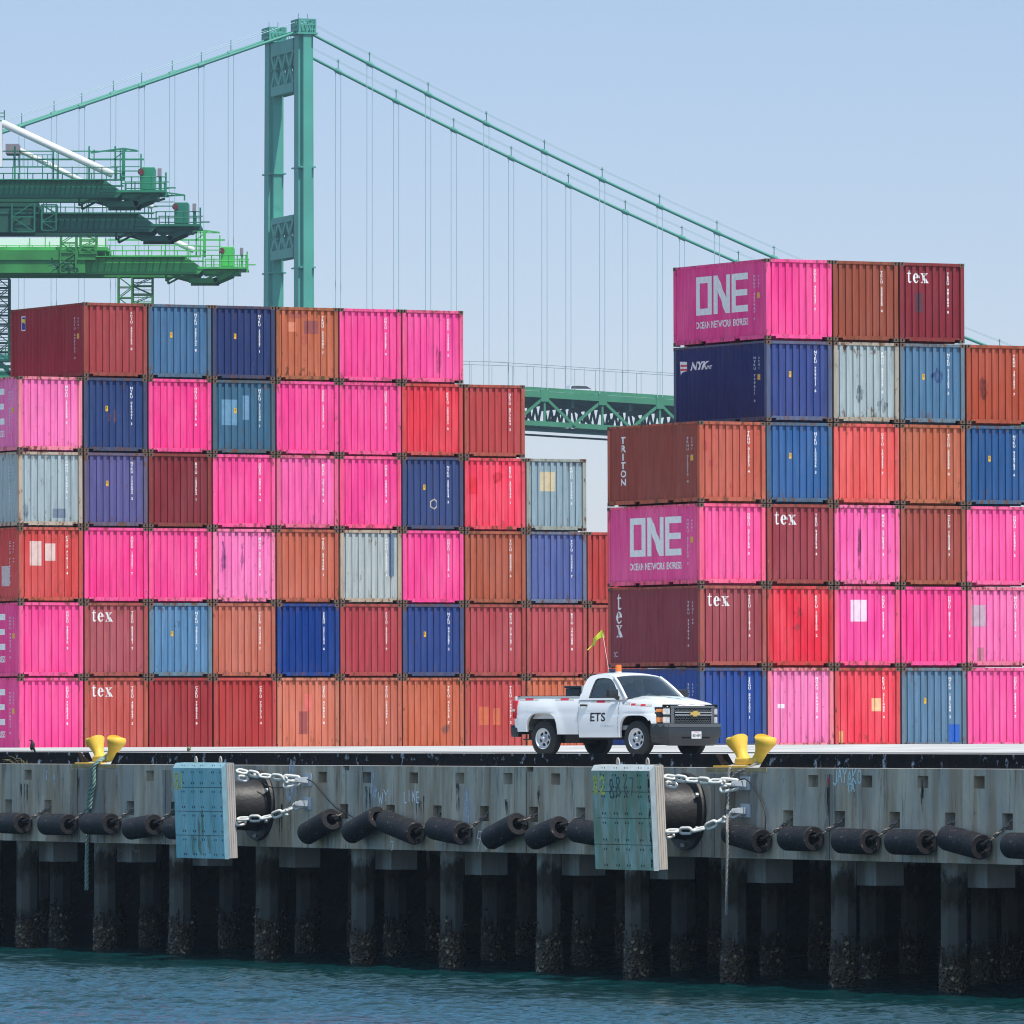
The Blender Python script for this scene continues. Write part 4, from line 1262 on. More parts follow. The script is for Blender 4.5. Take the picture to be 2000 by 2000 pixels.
# left stack, top row down
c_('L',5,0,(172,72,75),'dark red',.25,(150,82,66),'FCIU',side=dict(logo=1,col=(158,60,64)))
c_('L',5,1,(78,118,155),'steel blue',.25,(92,105,112),'NYKU',True)
c_('L',5,2,(52,66,112),'dark navy blue',.2,(80,80,100),'NYKU',True)
c_('L',5,3,(196,108,76),'terracotta',.8,(150,95,60),'TRHU',ex=dict(patch=[(.48,1.72,.76,2.06,(225,140,108)),(1.10,1.66,1.70,2.12,(150,78,75)),(1.0,1.3,1.25,1.6,(185,90,70)),(.5,2.2,1.2,2.4,(170,85,68))]))
c_('L',5,4,PINK,'bright pink',.12,(250,95,150),'ONEU')
c_('L',5,5,(253,84,160),'bright pink',.15,(238,100,130),'ONEU',ex=dict(dark=(1.45,.8,.10,.5,(190,70,120))))
c_('L',4,-1,(252,122,184),'pale pink',.3,(235,140,130),'MOAU',side=dict(one=1))
c_('L',4,0,(52,72,120),'navy blue',.35,(85,88,100),'NYKU',True,ex=dict(dark=(1.22,1.25,.04,.25,(150,100,110)),dark2=(1.0,1.2,.03,.14,(150,100,110))))
c_('L',4,1,HOT,'vivid pink',.1,(248,85,145),'ONEU')
c_('L',4,2,(68,108,135),'teal blue',.4,(90,95,92),'NYKU',True,ex=dict(patch=[(.36,1.0,.98,1.9,(105,150,178)),(1.2,1.2,1.45,2.05,(110,150,180))]))
c_('L',4,3,PINK,'vivid pink',.1,(252,90,155),'ONEU')
c_('L',4,4,PINK,'vivid pink',.12,(245,90,140),'ONEU')
c_('L',4,5,(235,68,84),'scarlet red',.25,(190,85,70),'KKFU')
c_('L',4,6,(192,78,78),'brick red',.4,(165,95,70),'DRYU')
c_('L',3,-1,(168,184,188),'pale blue-grey',.6,(200,160,120),'BMOU',ex=dict(dark=(.28,.55,.13,.24,(95,110,130)),patch=[(1.30,.30,1.80,.62,(115,128,148))]))
c_('L',3,0,(98,94,146),'faded violet blue',.55,(110,95,90),'NYKU',True)
c_('L',3,1,(138,54,62),'dark maroon',.2,(140,70,58),'BSIU')
c_('L',3,2,PINK,'vivid pink',.15,(252,95,150),'ONEU')
c_('L',3,3,(252,104,172),'medium pink',.35,(215,105,110),'MOAU')
c_('L',3,4,PINK,'vivid pink',.15,(245,90,120),'ONEU')
c_('L',3,5,(66,82,130),'dark slate blue',.25,(75,80,100),'NYKU',True,ex=dict(ring=1))
c_('L',3,6,(248,72,100),'coral red',.3,(215,80,85),'KKFU',ex=dict(patch=[(.20,1.30,.52,1.88,(228,38,60))],dark=(1.35,1.90,.20,.20,(215,45,62))))
c_('L',3,7,(150,172,182),'pale blue-grey',.45,(165,160,135),'BMOU',ex=dict(patch=[(.55,1.42,1.20,2.12,(208,192,158))]))
c_('L',2,-1,(214,80,78),'orange-red',.5,(190,95,75),'CAIU',ex=dict(patch=[(.44,1.25,.86,2.10,(225,195,188)),(1.0,1.42,1.42,2.02,(225,195,188))]),side=dict(patch=1))
c_('L',2,0,HOT,'vivid pink',.08,(250,80,150),'ONEU')
c_('L',2,1,PINK,'vivid pink',.1,(245,100,140),'ONEU')
c_('L',2,2,(254,124,188),'pale pink',.5,(240,125,150),'MOAU',ex=dict(dark=(.42,1.6,.10,.5,(150,75,140)),dark2=(1.15,1.65,.08,.45,(150,75,140))))
c_('L',2,3,(200,108,86),'terracotta',.2,(165,85,65),'TEXU')
c_('L',2,4,(184,193,192),'pale grey',.75,(185,150,105),'BMOU',ex=dict(patch=[(1.97,.95,2.16,2.45,(95,115,140))]))
c_('L',2,5,PINK,'vivid pink',.05,(252,75,150),'ONEU')
c_('L',2,6,(182,96,72),'rust brown',.35,(165,95,70),'TCLU')
c_('L',2,7,(92,106,162),'periwinkle blue',.5,(125,130,130),'FCIU')
c_('L',2,8,(190,70,66),'brick red',.2,(185,75,65),'CAXU')
c_('L',1,-1,PINK,'vivid pink',.1,(250,95,150),'ONEU',side=dict(one=1))
c_('L',1,0,(178,88,96),'mauve red',.35,(165,85,68),'TEXU',ex=dict(tex=1))
c_('L',1,1,(94,138,176),'steel blue',.45,(110,125,120),'NYKU',True,ex=dict(dark=(1.1,1.85,.12,.14,(70,90,110))))
c_('L',1,2,(198,112,92),'salmon brown',.3,(175,95,75),'TCLU')
c_('L',1,3,(30,64,138),'royal blue',.12,(40,72,140),'SEGU')
c_('L',1,4,(182,74,82),'crimson brown',.25,(170,80,72),'FCIU')
c_('L',1,5,(56,78,140),'indigo blue',.35,(88,92,110),'NYKU',True)
c_('L',1,6,(182,80,86),'rose brown',.3,(160,80,65),'DRYU')
c_('L',1,7,(188,84,92),'rose brown',.3,(170,85,75),'BSIU')
c_('L',1,8,(190,88,86),'rose brown',.25,(180,88,78),'TGHU')
c_('L',0,-1,PINK,'vivid pink',.1,(250,85,150),'ONEU',side=dict(one=1))
c_('L',0,0,(200,94,86),'light brick red',.35,(170,88,65),'TEXU',ex=dict(tex=1))
c_('L',0,1,(164,58,62),'dark red',.15,(165,60,62),'CARU')
c_('L',0,2,(185,64,62),'deep red',.12,(195,88,82),'CAIU')
c_('L',0,3,(212,122,98),'pale orange',.35,(195,130,105),'GESU',ex=dict(patch=[(.88,.60,1.22,1.40,(160,80,78)),(1.08,1.4,1.35,2.0,(222,112,105))]))
c_('L',0,4,(196,110,88),'dull orange',.3,(190,105,85),'TCLU')
c_('L',0,5,(206,110,80),'orange',.35,(190,110,85),'TRIU',ex=dict(dark=(1.75,.75,.2,.15,(120,100,100))))
c_('L',0,6,(198,84,82),'brick red',.2,(170,95,75),'TEXU',ex=dict(patch=[(.55,.9,.98,1.55,(208,108,72)),(1.15,.9,1.45,1.5,(208,108,72))]))
c_('L',0,7,(212,118,86),'light orange',.3,(190,110,85),'TRIU')
c_('L',0,8,(190,100,78),'rust orange',.3,(170,90,70),'TRHU')
# right stack
c_('R',5,1,PINK,'vivid pink',.1,(252,90,155),'ONEU',side=dict(one=1))
c_('R',5,2,(155,82,64),'chocolate brown',.15,(150,82,62),'TCLU')
c_('R',5,3,(138,50,60),'dark maroon',.35,(140,58,62),'TEXU',ex=dict(tex=1,patch=[(.58,.98,.90,1.60,(85,48,60))]))
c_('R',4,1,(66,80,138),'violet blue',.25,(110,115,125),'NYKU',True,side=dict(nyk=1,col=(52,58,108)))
c_('R',4,2,(170,184,186),'pale blue-grey',.7,(175,145,110),'BMOU',ex=dict(dark=(.98,.92,.14,.26,(110,125,135)),dark2=(1.85,.55,.16,.25,(120,130,140))))
c_('R',4,3,(88,126,158),'steel blue',.35,(115,125,125),'NYKU',True,ex=dict(dark=(1.42,1.55,.19,.24,(45,42,120))))
c_('R',4,4,(182,84,60),'rust orange',.2,(160,82,60),'TRHU',ex=dict(dark=(.66,1.15,.16,.38,(112,42,45))))
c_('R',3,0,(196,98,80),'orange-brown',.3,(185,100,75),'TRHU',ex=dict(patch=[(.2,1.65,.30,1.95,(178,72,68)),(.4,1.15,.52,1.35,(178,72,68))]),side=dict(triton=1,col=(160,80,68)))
c_('R',3,1,(62,104,158),'medium blue',.3,(90,105,105),'NYKU',True)
c_('R',3,2,(232,92,88),'coral orange-red',.3,(215,100,90),'CAIU')
c_('R',3,3,(196,108,80),'terracotta',.45,(180,100,70),'TCLU')
c_('R',3,4,(54,94,146),'medium blue',.3,(85,105,120),'NYKU',True)
c_('R',2,0,(255,88,158),'bright pink',.1,(252,105,125),'ONEU',side=dict(one=1))
c_('R',2,1,(160,68,78),'dusty maroon',.5,(160,80,68),'TEXU',ex=dict(tex=1))
c_('R',2,2,(252,100,172),'streaky pink',.4,(240,110,150),'MOAU',ex=dict(dark=(.95,1.2,.05,.8,(120,50,85))))
c_('R',2,3,(170,84,74),'reddish brown',.25,(165,95,70),'TCLU')
c_('R',2,4,(254,92,164),'bright pink',.15,(250,105,150),'ONEU')
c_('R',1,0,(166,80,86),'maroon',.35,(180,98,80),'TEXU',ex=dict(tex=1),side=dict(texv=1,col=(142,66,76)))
c_('R',1,1,(236,52,74),'bright red',.3,(190,72,62),'KKFU',ex=dict(dark=(1.15,1.75,.14,.18,(180,70,80)),dark2=(1.12,1.25,.12,.14,(180,70,80))))
c_('R',1,2,(253,80,160),'vivid pink',.15,(240,95,110),'ONEU',ex=dict(patch=[(.62,1.45,1.24,2.15,(244,215,232))]))
c_('R',1,3,HOT,'vivid pink',.1,(250,85,150),'ONEU')
c_('R',1,4,(252,116,178),'pale pink',.45,(225,120,125),'MOAU',ex=dict(patch=[(.16,1.30,.72,2.0,(195,165,180)),(.40,.12,.66,.62,(190,115,135))]))
c_('R',0,0,(52,82,152),'deep blue',.45,(85,100,125),'SEGU')
c_('R',0,1,(246,128,184),'pale pink',.45,(230,135,115),'MOAU',ex=dict(patch=[(.40,1.28,.66,1.42,(235,225,232))]))
c_('R',0,2,(240,72,90),'strawberry red',.3,(190,80,72),'KKFU',ex=dict(patch=[(1.38,1.18,1.76,1.60,(248,200,150)),(.14,.1,.30,.55,(222,165,105))]))
c_('R',0,3,(98,132,160),'slate blue',.4,(115,122,118),'NYKU',True,ex=dict(patch=[(1.78,.1,2.22,.75,(35,95,190))]))
c_('R',0,4,(254,92,164),'bright pink',.15,(250,100,155),'ONEU')

def container(st, r, c, d, O, pitch):
    loc_l = Vector((2.50*c, 0, pitch*r))
    R_ = Matrix.Rotation(THC, 4, 'Z') @ Matrix.Rotation(-.0038, 4, 'Y')
    rr = random.Random(r*37+c*11+(5 if st == 'R' else 0))
    jx, jy = rr.uniform(-.010,.010), rr.uniform(-.012,.012)
    top = {('L'): [5]}
    root = empty('shipping_container', O + (R_ @ (loc_l+Vector((jx, jy, 0)))), (0, -.0038, THC))
    k = rr.uniform(.97, 1.03)
    base = paintcol(d['col']); base = tuple(min(.85, q*k) for q in base)
    fr = paintcol(d['frame']) if d['frame'] else base; fr = tuple(.6*q+.4*w for q, w in zip(fr, base))
    cA = (*base, d['wear']); cF = (*fr, min(1, d['wear']+.5))
    for nm, me in (('end_wall', CP['end_wall']), ('side_wall', CP['side_wall']), ('side_wall', CP['side_wall_r']), ('roof', CP['shell'])):
        o = link(nm, me, root); o.color = cA
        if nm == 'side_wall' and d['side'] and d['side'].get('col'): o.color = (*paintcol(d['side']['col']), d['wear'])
    o = link('frame', CP['frame'], root); o.color = cF
    for me in CP['cast']: link('corner_casting', me, root)
    if d['side'] is not None or (st == 'R' and c <= 1): 
        for me in CP['castb']: link('corner_casting', me, root)
    num = d['pre'] + ' ' + ''.join(rr.choice('0123456789') for _ in range(6)) + ' ' + rr.choice('0123456789')
    fig = serial_fig(num)
    # on the raised flat nearest x=1.87
    flats = [(EB[i][0]+EB[i+1][0])/2 for i in range(len(EB)-1) if EB[i][1] == 0 and EB[i+1][1] == 0]
    fx = min(flats, key=lambda q: abs(q-1.88))
    fx += .015 if st == 'L' else 0
    decal_end(scalefig(fig, 1, 1, fx, 2.20), MWHITE, root, 'serial_number')
    if d['tag']:
        t = rect2d(.84, 1.42, .96, 1.61); decal_end(t, MYEL, root, 'height_tag', off=.005)
        tv, tf = text2d('8', .13, bold=.01); decal_end(scalefig((tv, tf), 1, 1, .86, 1.50), MDARK, root, 'height_figure', off=.008)
    ex = d['ex']
    for (x0, z0, x1, z1, pc) in ex.get('patch', []):
        decal_end(rect2d(x0, z0, x1, z1), patchmat(pc), root, 'paint_patch', off=.0025)
    for key in ('dark', 'dark2'):
        if key in ex:
            x, z, rx, rz, pc = ex[key]
            decal_end(poly2d(blob2d(x, z, rx, rz, 20, .25, int(x*100))), stainmat(pc), root, 'stain', off=.003)
    if 'tex' in ex: decal_end(scalefig(lower_word(.42), 1.0, 1.0, .27, 1.93), MWHITE, root, 'lettering')
    if 'ring' in ex:
        pts = [(1.28+.16*cos(a)*(1 if k_ % 2 else .8), .92+.20*sin(a)*(1 if k_ % 2 else .8)) for k_, a in enumerate([i*pi/6 for i in range(12)])]
        hole = [(1.28+(x-1.28)*.75, .92+(z-.92)*.75) for x, z in pts]
        decal_end(fill2d(pts, [hole]), patchmat((215,200,180)), root, 'diamond_mark')
    s = d['side']
    if s is not None or (st == 'R' and c == 0) or (st == 'R' and c == 1 and r >= 4) or (st == 'L' and c == -1):
        # side markings near the front corner: two columns of small figures
        fig = serial_fig(num, .078, .115); decal_side(scalefig(fig, 1.2, 1.0, CL-.80, 2.02), MGREYLET, root, 'side_serial')
        fig = serial_fig(rr.choice(['45G1','22G1'])+' '+rr.choice('0123456789')*2, .06, .11); decal_side(scalefig(fig, 1.1, 1.0, CL-.52, 2.02), MGREYLET, root, 'size_code')
        if d['pre'] in ('ONEU','NYKU','FCIU','TRHU','MOAU'):
            decal_side(rect2d(CL-.60, 1.34, CL-.46, 1.52), MYEL, root, 'side_tag'); 
    if s:
        if 'one' in s:
            decal_side(scalefig(one_word(3.40, 1.25), 1, 1, 1.45, .95), MWHITE, root, 'block_lettering')
            v, f = text2d('OCEAN NETWORK EXPRESS', .28, bold=.022); x0, x1, _, _ = bounds(v); q = 3.40/(x1-x0)
            decal_side(scalefig((v, f), q, 1.1, 1.45, .52), MWHITE, root, 'small_lettering')
        if 'triton' in s:
            parts = []
            for i, ch in enumerate('TRITON'):
                v, f = text2d(ch, .30, bold=.035, align='CENTER'); parts.append(([(a*1.55, b-i*.272) for a, b in v], f))
                v = bounds(v)
            decal_side(scalefig(join2d(parts), 1, 1.0, 1.02, 2.02), MWHITE, root, 'vertical_lettering')
        if 'texv' in s:
            decal_side(scalefig(lower_word(.52, True), 1.15, 1.0, .50, 2.0), MWHITE, root, 'vertical_lettering')
            v, f = text2d('ZC', .3); decal_side(scalefig((v, f), .6, .8, .34, .35), MGREYLET, root, 'chalk_mark')
        if 'nyk' in s:
            v, f = text2d('NYK', .40, bold=.035, shear=.35); decal_side(scalefig((v, f), 1.35, .9, 1.05, 1.82), MWHITE, root, 'lettering')
            v, f = text2d('LINE', .17, bold=.02, shear=.35); decal_side(scalefig((v, f), 1.25, .9, 2.02, 1.82), MWHITE, root, 'lettering')
            fl = [(.38,2.15),(.82,2.22),(.82,1.78),(.52,1.74),(.46,1.70)]
            decal_side(poly2d([(.40,2.12),(.84,2.10),(.84,1.80),(.52,1.76),(.46,1.66)]), MWHITE, root, 'flag_emblem')
            MRS = patchmat((220,40,60))
            for zz in (2.01, 1.88): decal_side(poly2d([(.44,zz),(.84,zz-.01),(.84,zz-.07),(.45,zz-.06)]), MRS, root, 'flag_stripe', off=.006)
        if 'logo' in s:
            decal_side(rect2d(.86, 1.80, 1.24, 2.32), MWHITE, root, 'emblem')
            decal_side(rect2d(.90, 1.84, 1.20, 2.28), patchmat((50,60,160)), root, 'emblem', off=.006)
            decal_side(poly2d([(.92,2.24),(1.18,2.20),(1.18,2.05),(.92,2.12)]), patchmat((235,220,60)), root, 'emblem', off=.008)
        if 'patch' in s:
            decal_side(rect2d(4.6, .55, 5.25, 1.25), patchmat((205,185,190)), root, 'paint_patch')
    return root
OL = Vector(((166-1000)/F*(F/56.2), F/56.2, CAMZ - .34))
OR = Vector(((1368-1000)/F*(F/61.2), F/61.2, CAMZ - .20))
rown = {5:'top', 4:'second', 3:'third', 2:'fourth', 1:'fifth', 0:'bottom'}
feat = {'tex':'with short white lower-case lettering','ring':'with a diamond-shaped mark'}
rows_in = {}
for (st, r, c) in LS: rows_in.setdefault((st, r), []).append(c)
for d in LS.values(): d['wear'] = min(.9, d['wear']+.12)
for (st, r, c), d in LS.items():
    root = container(st, r, c, d, OL if st == 'L' else OR, 2.612 if st == 'L' else 2.625)
    cols = sorted(rows_in[(st, r)]); i = cols.index(c)
    what = d['word'] + ' container'
    if d['ex'].get('tex'): what += ' with white lower-case lettering'
    elif d['ex'].get('ring'): what += ' with diamond mark'
    elif d['ex'].get('patch'): what += ' with repainted patches'
    elif d['side'] and d['side'].get('one'): what += ' with block capitals on its side'
    elif d['tag']: what += ' with small yellow tag'
    rn = rown[r] + ' row' if r in (5, 0) else rown[r] + ' row down'
    tag(root, '%s, %s in %s, %s stack' % (what, ORD[i], rn, 'left' if st == 'L' else 'right'), 'container', 'containers in the left stack' if st == 'L' else 'containers in the right stack')
# ------------------------------------------------------------------ pickup truck
def truck():
    MW = simple('white_car_paint', (.84,.84,.84,1), .22, spec=.5)
    MW.node_tree.nodes['Principled BSDF'].inputs['Coat Weight'].default_value = .5
    MW.node_tree.nodes['Principled BSDF'].inputs['Coat Roughness'].default_value = .05
    MK = simple('black_trim', (.018,.019,.021,1), .45)
    MBUMP = simple('black_bumper', (.022,.025,.030,1), .42, var=.1)
    MBT = simple('bumper_top_grey', (.075,.08,.085,1), .5)
    MG = simple('grille_grey', (.12,.13,.14,1), .4, .3)
    MGM = simple('grille_mesh_grey', (.09,.095,.10,1), .45, .2)
    MTY = simple('tyre_rubber', (.018,.018,.018,1), .8, var=.2, vscale=8)
    MRIM = simple('silver_rim', (.60,.61,.63,1), .38, .35)
    MHUB = simple('chrome_hub', (.72,.73,.75,1), .15, .95)
    MRED = simple('red_reflective', (.72,.03,.06,1), .4)
    MSIL = simple('pale_reflective', (.62,.60,.52,1), .4)
    MTL = simple('tail_light_red', (.55,.01,.015,1), .15, spec=.8)
    MAM = simple('amber_lens', (.80,.26,.06,1), .15, spec=.8)
    MLENS = simple('head_light_lens', (.60,.62,.64,1), .08, .35, spec=.9, var=.35, vscale=12)
    MORG = simple('orange_beacon', (.95,.20,.02,1), .25)
    MINT = simple('cab_interior', (.25,.27,.28,1), .8)
    MUND = simple('underbody', (.02,.018,.017,1), .9)
    MLINE = simple('wheel_well_liner', (.11,.10,.085,1), .9, var=.3)
    MGOLD = simple('gold_emblem', (.75,.50,.13,1), .28, .7)
    MINK = simple('black_letters', (.012,.014,.022,1), .6)
    MGI = simple('grey_letters', (.33,.35,.38,1), .6)
    mg, nt, p = newmat('car_glass')
    nt.nodes.remove(p); L = nt.links.new
    out = nt.nodes['Material Output']
    gl = N(nt, 'ShaderNodeBsdfGlossy'); gl.inputs['Roughness'].default_value = .02; gl.inputs['Color'].default_value = (.9,.95,1,1)
    tr = N(nt, 'ShaderNodeBsdfTransparent'); tr.inputs['Color'].default_value = (.72,.88,.90,1)
    fr = N(nt, 'ShaderNodeFresnel'); fr.inputs['IOR'].default_value = 2.2
    ms = N(nt, 'ShaderNodeMixShader'); L(fr.outputs[0], ms.inputs[0]); L(tr.outputs[0], ms.inputs[1]); L(gl.outputs[0], ms.inputs[2]); L(ms.outputs[0], out.inputs['Surface'])

    yaw = radians(45.5)
    s_f = 85.6
    Y = F/s_f; X = (1245-1000)/F*Y
    rot = -yaw
    Wd = .985
    fwd = Vector((cos(rot), sin(rot), 0)); left = Vector((-sin(rot), cos(rot), 0))
    base = Vector((X, Y, CAMZ - .315)) + left*Wd*.93
    root = empty('pickup_truck', base, (0, 0, rot), 'white single-cab pickup truck with black bumper and orange roof beacon, parked on the quay', 'pickup truck')
    XR, XF = -3.02, 0.0          # axles
    XT, XN = -3.98, .80          # tail, nose of the sheet metal
    XC = -1.86                   # back of cab
    def arch(x, xc, hw, top, low):
        q = abs(x-xc)/hw
        if q >= 1: return low
        return low + (top-low)*(1-q**4.2)**(1/2.6)
    def zlow(x):
        base_ = .50 if x < XC else .43
        if x > .45: base_ = .70
        if x < XR-.45: base_ = .56
        z = base_
        z = max(z, arch(x, XR, .50, .985, base_)) if abs(x-XR) < .50 else z
        z = max(z, arch(x, XF, .50, .93, base_)) if abs(x-XF) < .50 else z
        return z
    def ztop(x):
        if x < XC+.0: return 1.375
        if x < -.30: return 1.315 - .02*(x-XC)/(1.56)
        t = (x+.30)/1.1
        return 1.295 - .03*t - .125*t**2.6
    def yoff(x, z):
        y = Wd - .045*((z-.86)/.45)**2 * (1 if z > .86 else .8)
        if z > 1.12: y -= .035*((z-1.12)/.2)**1.6
        for xc, tp in ((XR, 1.0), (XF, .95)):
            d = sqrt(((x-xc)/.70)**2 + ((z-.42)/.86)**2)
            y += .032*smooth(1.12, .74, d) if True else 0
        if x > .25: y -= .20*((x-.25)/.55)**2.4
        if x < -3.75: y -= .05*((-3.75-x)/.23)**2
        y -= .012*smooth(.0, 1., max(0, 1-abs(z-.98)/.03))   # crease
        return y
    def smoothr(a, b, x): return smooth(a, b, x)
    xs = []
    x = XT
    while x < XN-1e-6: xs.append(x); x += .0397
    xs.append(XN)
    xs = sorted(set([round(q, 4) for q in xs] + [XR-.5, XR+.5, XF-.5, XF+.5, XR-.497, XR+.497, XF-.497, XF+.497, XR-.48, XR+.48, XF-.48, XF+.48]))
    def side(x0, x1, sgn, name, mat):
        X_ = [q for q in xs if x0 <= q <= x1]
        if X_[0] > x0+1e-4: X_ = [x0]+X_
        if X_[-1] < x1-1e-4: X_ = X_+[x1]
        nz = 16; m_ = MB()
        def P(i, j):
            x = X_[i]; a, b = zlow(x), ztop(x); z = a+(b-a)*j/nz
            return (x, sgn*yoff(x, z), z)
        m_.grid(P, len(X_)-1, nz)
        # turned-in lower lip and ends
        m_.grid(lambda i, j: (X_[i], sgn*(yoff(X_[i], zlow(X_[i]))-.07*j), zlow(X_[i])), len(X_)-1, 1)
        for xe in (X_[0], X_[-1]):
            a, b = zlow(xe), ztop(xe)
            m_.grid(lambda i, j: (xe, sgn*(yoff(xe, a+(b-a)*i/8)-.05*j), a+(b-a)*i/8), 8, 1)
        return m_.build(name, mat, root, weld=.0004, smooth_angle=38)
    for sgn in (-1, 1):
        side(XT, XC-.012, sgn, 'bed_side', MW)
        side(XC+.012, -.56, sgn, 'door', MW)
        side(-.552, XN, sgn, 'front_fender', MW)
    door = [o for o in root.children if o.name.startswith('door')][0]
    # inner box of the bed
    m_ = MB()
    m_.box(XT+.05, XC-.03, -Wd+.16, Wd-.16, .86, .90)
    for sgn in (-1, 1):
        m_.add([(XT+.02, sgn*(Wd-.075), 1.372),(XC-.015, sgn*(Wd-.075), 1.372),(XC-.015, sgn*(Wd-.17), 1.368),(XT+.02, sgn*(Wd-.17), 1.368)], [(0,1,2,3)])
        m_.add([(XT+.02, sgn*(Wd-.17), 1.368),(XC-.015, sgn*(Wd-.17), 1.368),(XC-.015, sgn*(Wd-.17), .88),(XT+.02, sgn*(Wd-.17), .88)], [(0,1,2,3)])
    m_.box(XC-.06, XC-.02, -Wd+.10, Wd-.10, .6, 1.375)
    m_.build('bed', MW, root)
    m_ = MB()
    for sgn in (-1, 1): m_.box(XT+.04, XC-.05, sgn*(Wd-.15)-.03, sgn*(Wd-.15)+.03, 1.373, 1.392)
    m_.build('bed_rail_cap', MK, root)
    m_ = MB(); m_.bbox(XT-.015, XT+.06, -Wd+.06, Wd-.06, .60, 1.375, .015); tg = m_.build('tailgate', MW, root)
    # tail lights
    for sgn in (-1, 1):
        m_ = MB(); m_.bbox(XT-.03, XT+.11, sgn*(Wd-.052)-.045, sgn*(Wd-.052)+.045, .86, 1.285, .02); m_.build('tail_light', MTL, root, smooth_angle=40)
        m_ = MB(); m_.bbox(XT-.034, XT+.06, sgn*(Wd-.05)-.047, sgn*(Wd-.05)+.047, 1.03, 1.08, .008); m_.build('reversing_light', MSIL, root)
    # rear bumper with step
    m_ = MB(); m_.bbox(XT-.13, XT+.02, -Wd+.04, Wd-.04, .50, .72, .03); m_.bbox(XT-.09, XT+.14, -Wd+.02, -Wd+.16, .44, .66, .02); m_.bbox(XT-.09, XT+.14, Wd-.16, Wd-.02, .44, .66, .02)
    m_.build('rear_bumper', MBUMP, root, smooth_angle=40)
    m_ = MB(); m_.bbox(XT+.20, XT+.52, -.86, -.60, .37, .40, .01); m_.bbox(XT+.40, XT+.62, -.80,-.62, .40, .56, .01); m_.build('side_step', MK, root)
    # underbody, liners
    m_ = MB(); m_.box(XT+.15, .45, -.62, .62, .38, .60); m_.box(XC-.05, -.5, -.88, .88, .40, .46); m_.box(-2.4, -1.95, -.85, -.3, .30, .55)
    m_.box(XR-.1, XR+.1, -.8, .8, .30, .48); m_.box(XF-.1, XF+.1, -.7, .7, .26, .42)
    m_.build('chassis', MUND, root)
    for xc in (XR, XF):
        for sgn in (-1, 1):
            m_ = MB()
            m_.grid(lambda i, j: (xc-.52+1.04*i/16, sgn*(.93-.42*j), min(1.04, arch(xc-.52+1.04*i/16, xc, .53, 1.02, .46)+.015)), 16, 1)
            m_.box(xc-.54, xc+.54, sgn*.50-.01, sgn*.50+.01, .40, 1.05)
            m_.build('wheel_well', MLINE if xc == XR else MUND, root, smooth_angle=50)
    # hood
    def hood(i, j):
        x = -.34 + (XN+.02+.34)*i/26; t = -1+2*j/24
        ze = ztop(min(x, XN)); yw = yoff(min(x, XN), ze)*1.0
        y = t*yw
        crown = .075*(1-abs(t)**2.6) + .018*smooth(.62,.5,abs(t))*(1 if abs(t) > .2 else smooth(.0,.2,abs(t)))
        f = smooth(XN+.02, XN-.16, x)
        xx = x + .075*(1-t*t)*smooth(.3, XN, x) 
        if i < 4: xx -= 0
        z = ze + crown*(.55+.45*f) - .045*(1-f)**2
        return (xx, y, z)
    m_ = MB(); m_.grid(hood, 26, 24); m_.build('hood', MW, root, smooth_angle=50)
    # cowl behind the hood
    m_ = MB(); m_.box(-.62, -.30, -.86, .86, 1.20, 1.325); m_.build('cowl', MK, root)
    # ---- cab greenhouse
    def yg(z): return .945 - .225*((max(z,1.30)-1.30)/.56)**1.15
    outer = [(XC,1.29),(-.30,1.29),(-.36,1.335),(-.55,1.52),(-.76,1.70),(-.91,1.805),(-1.05,1.85),(-1.30,1.868),(-1.58,1.862),(-1.70,1.83),(-1.77,1.76),(-1.815,1.6)]
    inner = [(-1.545,1.335),(-.60,1.335),(-.635,1.40),(-.735,1.53),(-.86,1.66),(-.98,1.745),(-1.08,1.775),(-1.25,1.785),(-1.43,1.775),(-1.485,1.74),(-1.515,1.62)]
    def dens(P, n=3):
        o_ = []
        for i in range(len(P)):
            a, b = P[i], P[(i+1) % len(P)]
            for k in range(n): o_.append((a[0]+(b[0]-a[0])*k/n, a[1]+(b[1]-a[1])*k/n))
        return o_
    v, f = fill2d(dens(outer), [dens(inner)])
    for sgn in (-1, 1):
        m_ = MB(); m_.add([(x, sgn*yg(z), z) for x, z in v], f)
        ri = dens(inner); n_ = len(ri)
        m_.add([(x, sgn*yg(z), z) for x, z in ri]+[(x, sgn*(yg(z)-.03), z) for x, z in ri], [(i,(i+1)%n_,(i+1)%n_+n_,i+n_) for i in range(n_)])
        m_.build('cab_pillar', MW, root, weld=.0003, smooth_angle=35)
        gv, gf = fill2d(dens(inner))
        m_ = MB(); m_.add([(x, sgn*(yg(z)-.022), z) for x, z in gv], gf); m_.build('side_window', mg, root, smooth=True)
        m_ = MB(); m_.tube([(x, sgn*(yg(z)-.006), z) for x, z in ri+ri[:1]], .010, 5, caps=False); m_.build('window_seal', MK, root)
    # roof
    rx = [-1.815,-1.77,-1.70,-1.58,-1.42,-1.30,-1.15,-1.05,-.98,-.91]
    rz = [1.60,1.76,1.83,1.862,1.868,1.868,1.862,1.85,1.835,1.805]
    def roof(i, j):
        t = -1+2*j/20; z = rz[i]; y = yg(z)*t
        cz = .055*(1-abs(t)**2.5)*smooth(1.58, 1.84, z)
        cx = .075*(1-t*t) if rx[i] > -1.1 else (-.02*(1-t*t) if i < 2 else 0)
        cx *= smooth(-1.3, -.91, rx[i]) if rx[i] > -1.3 else 1
        return (rx[i]+cx, y, z+cz)
    m_ = MB(); m_.grid(roof, len(rx)-1, 20); m_.build('roof', MW, root, smooth_angle=60)
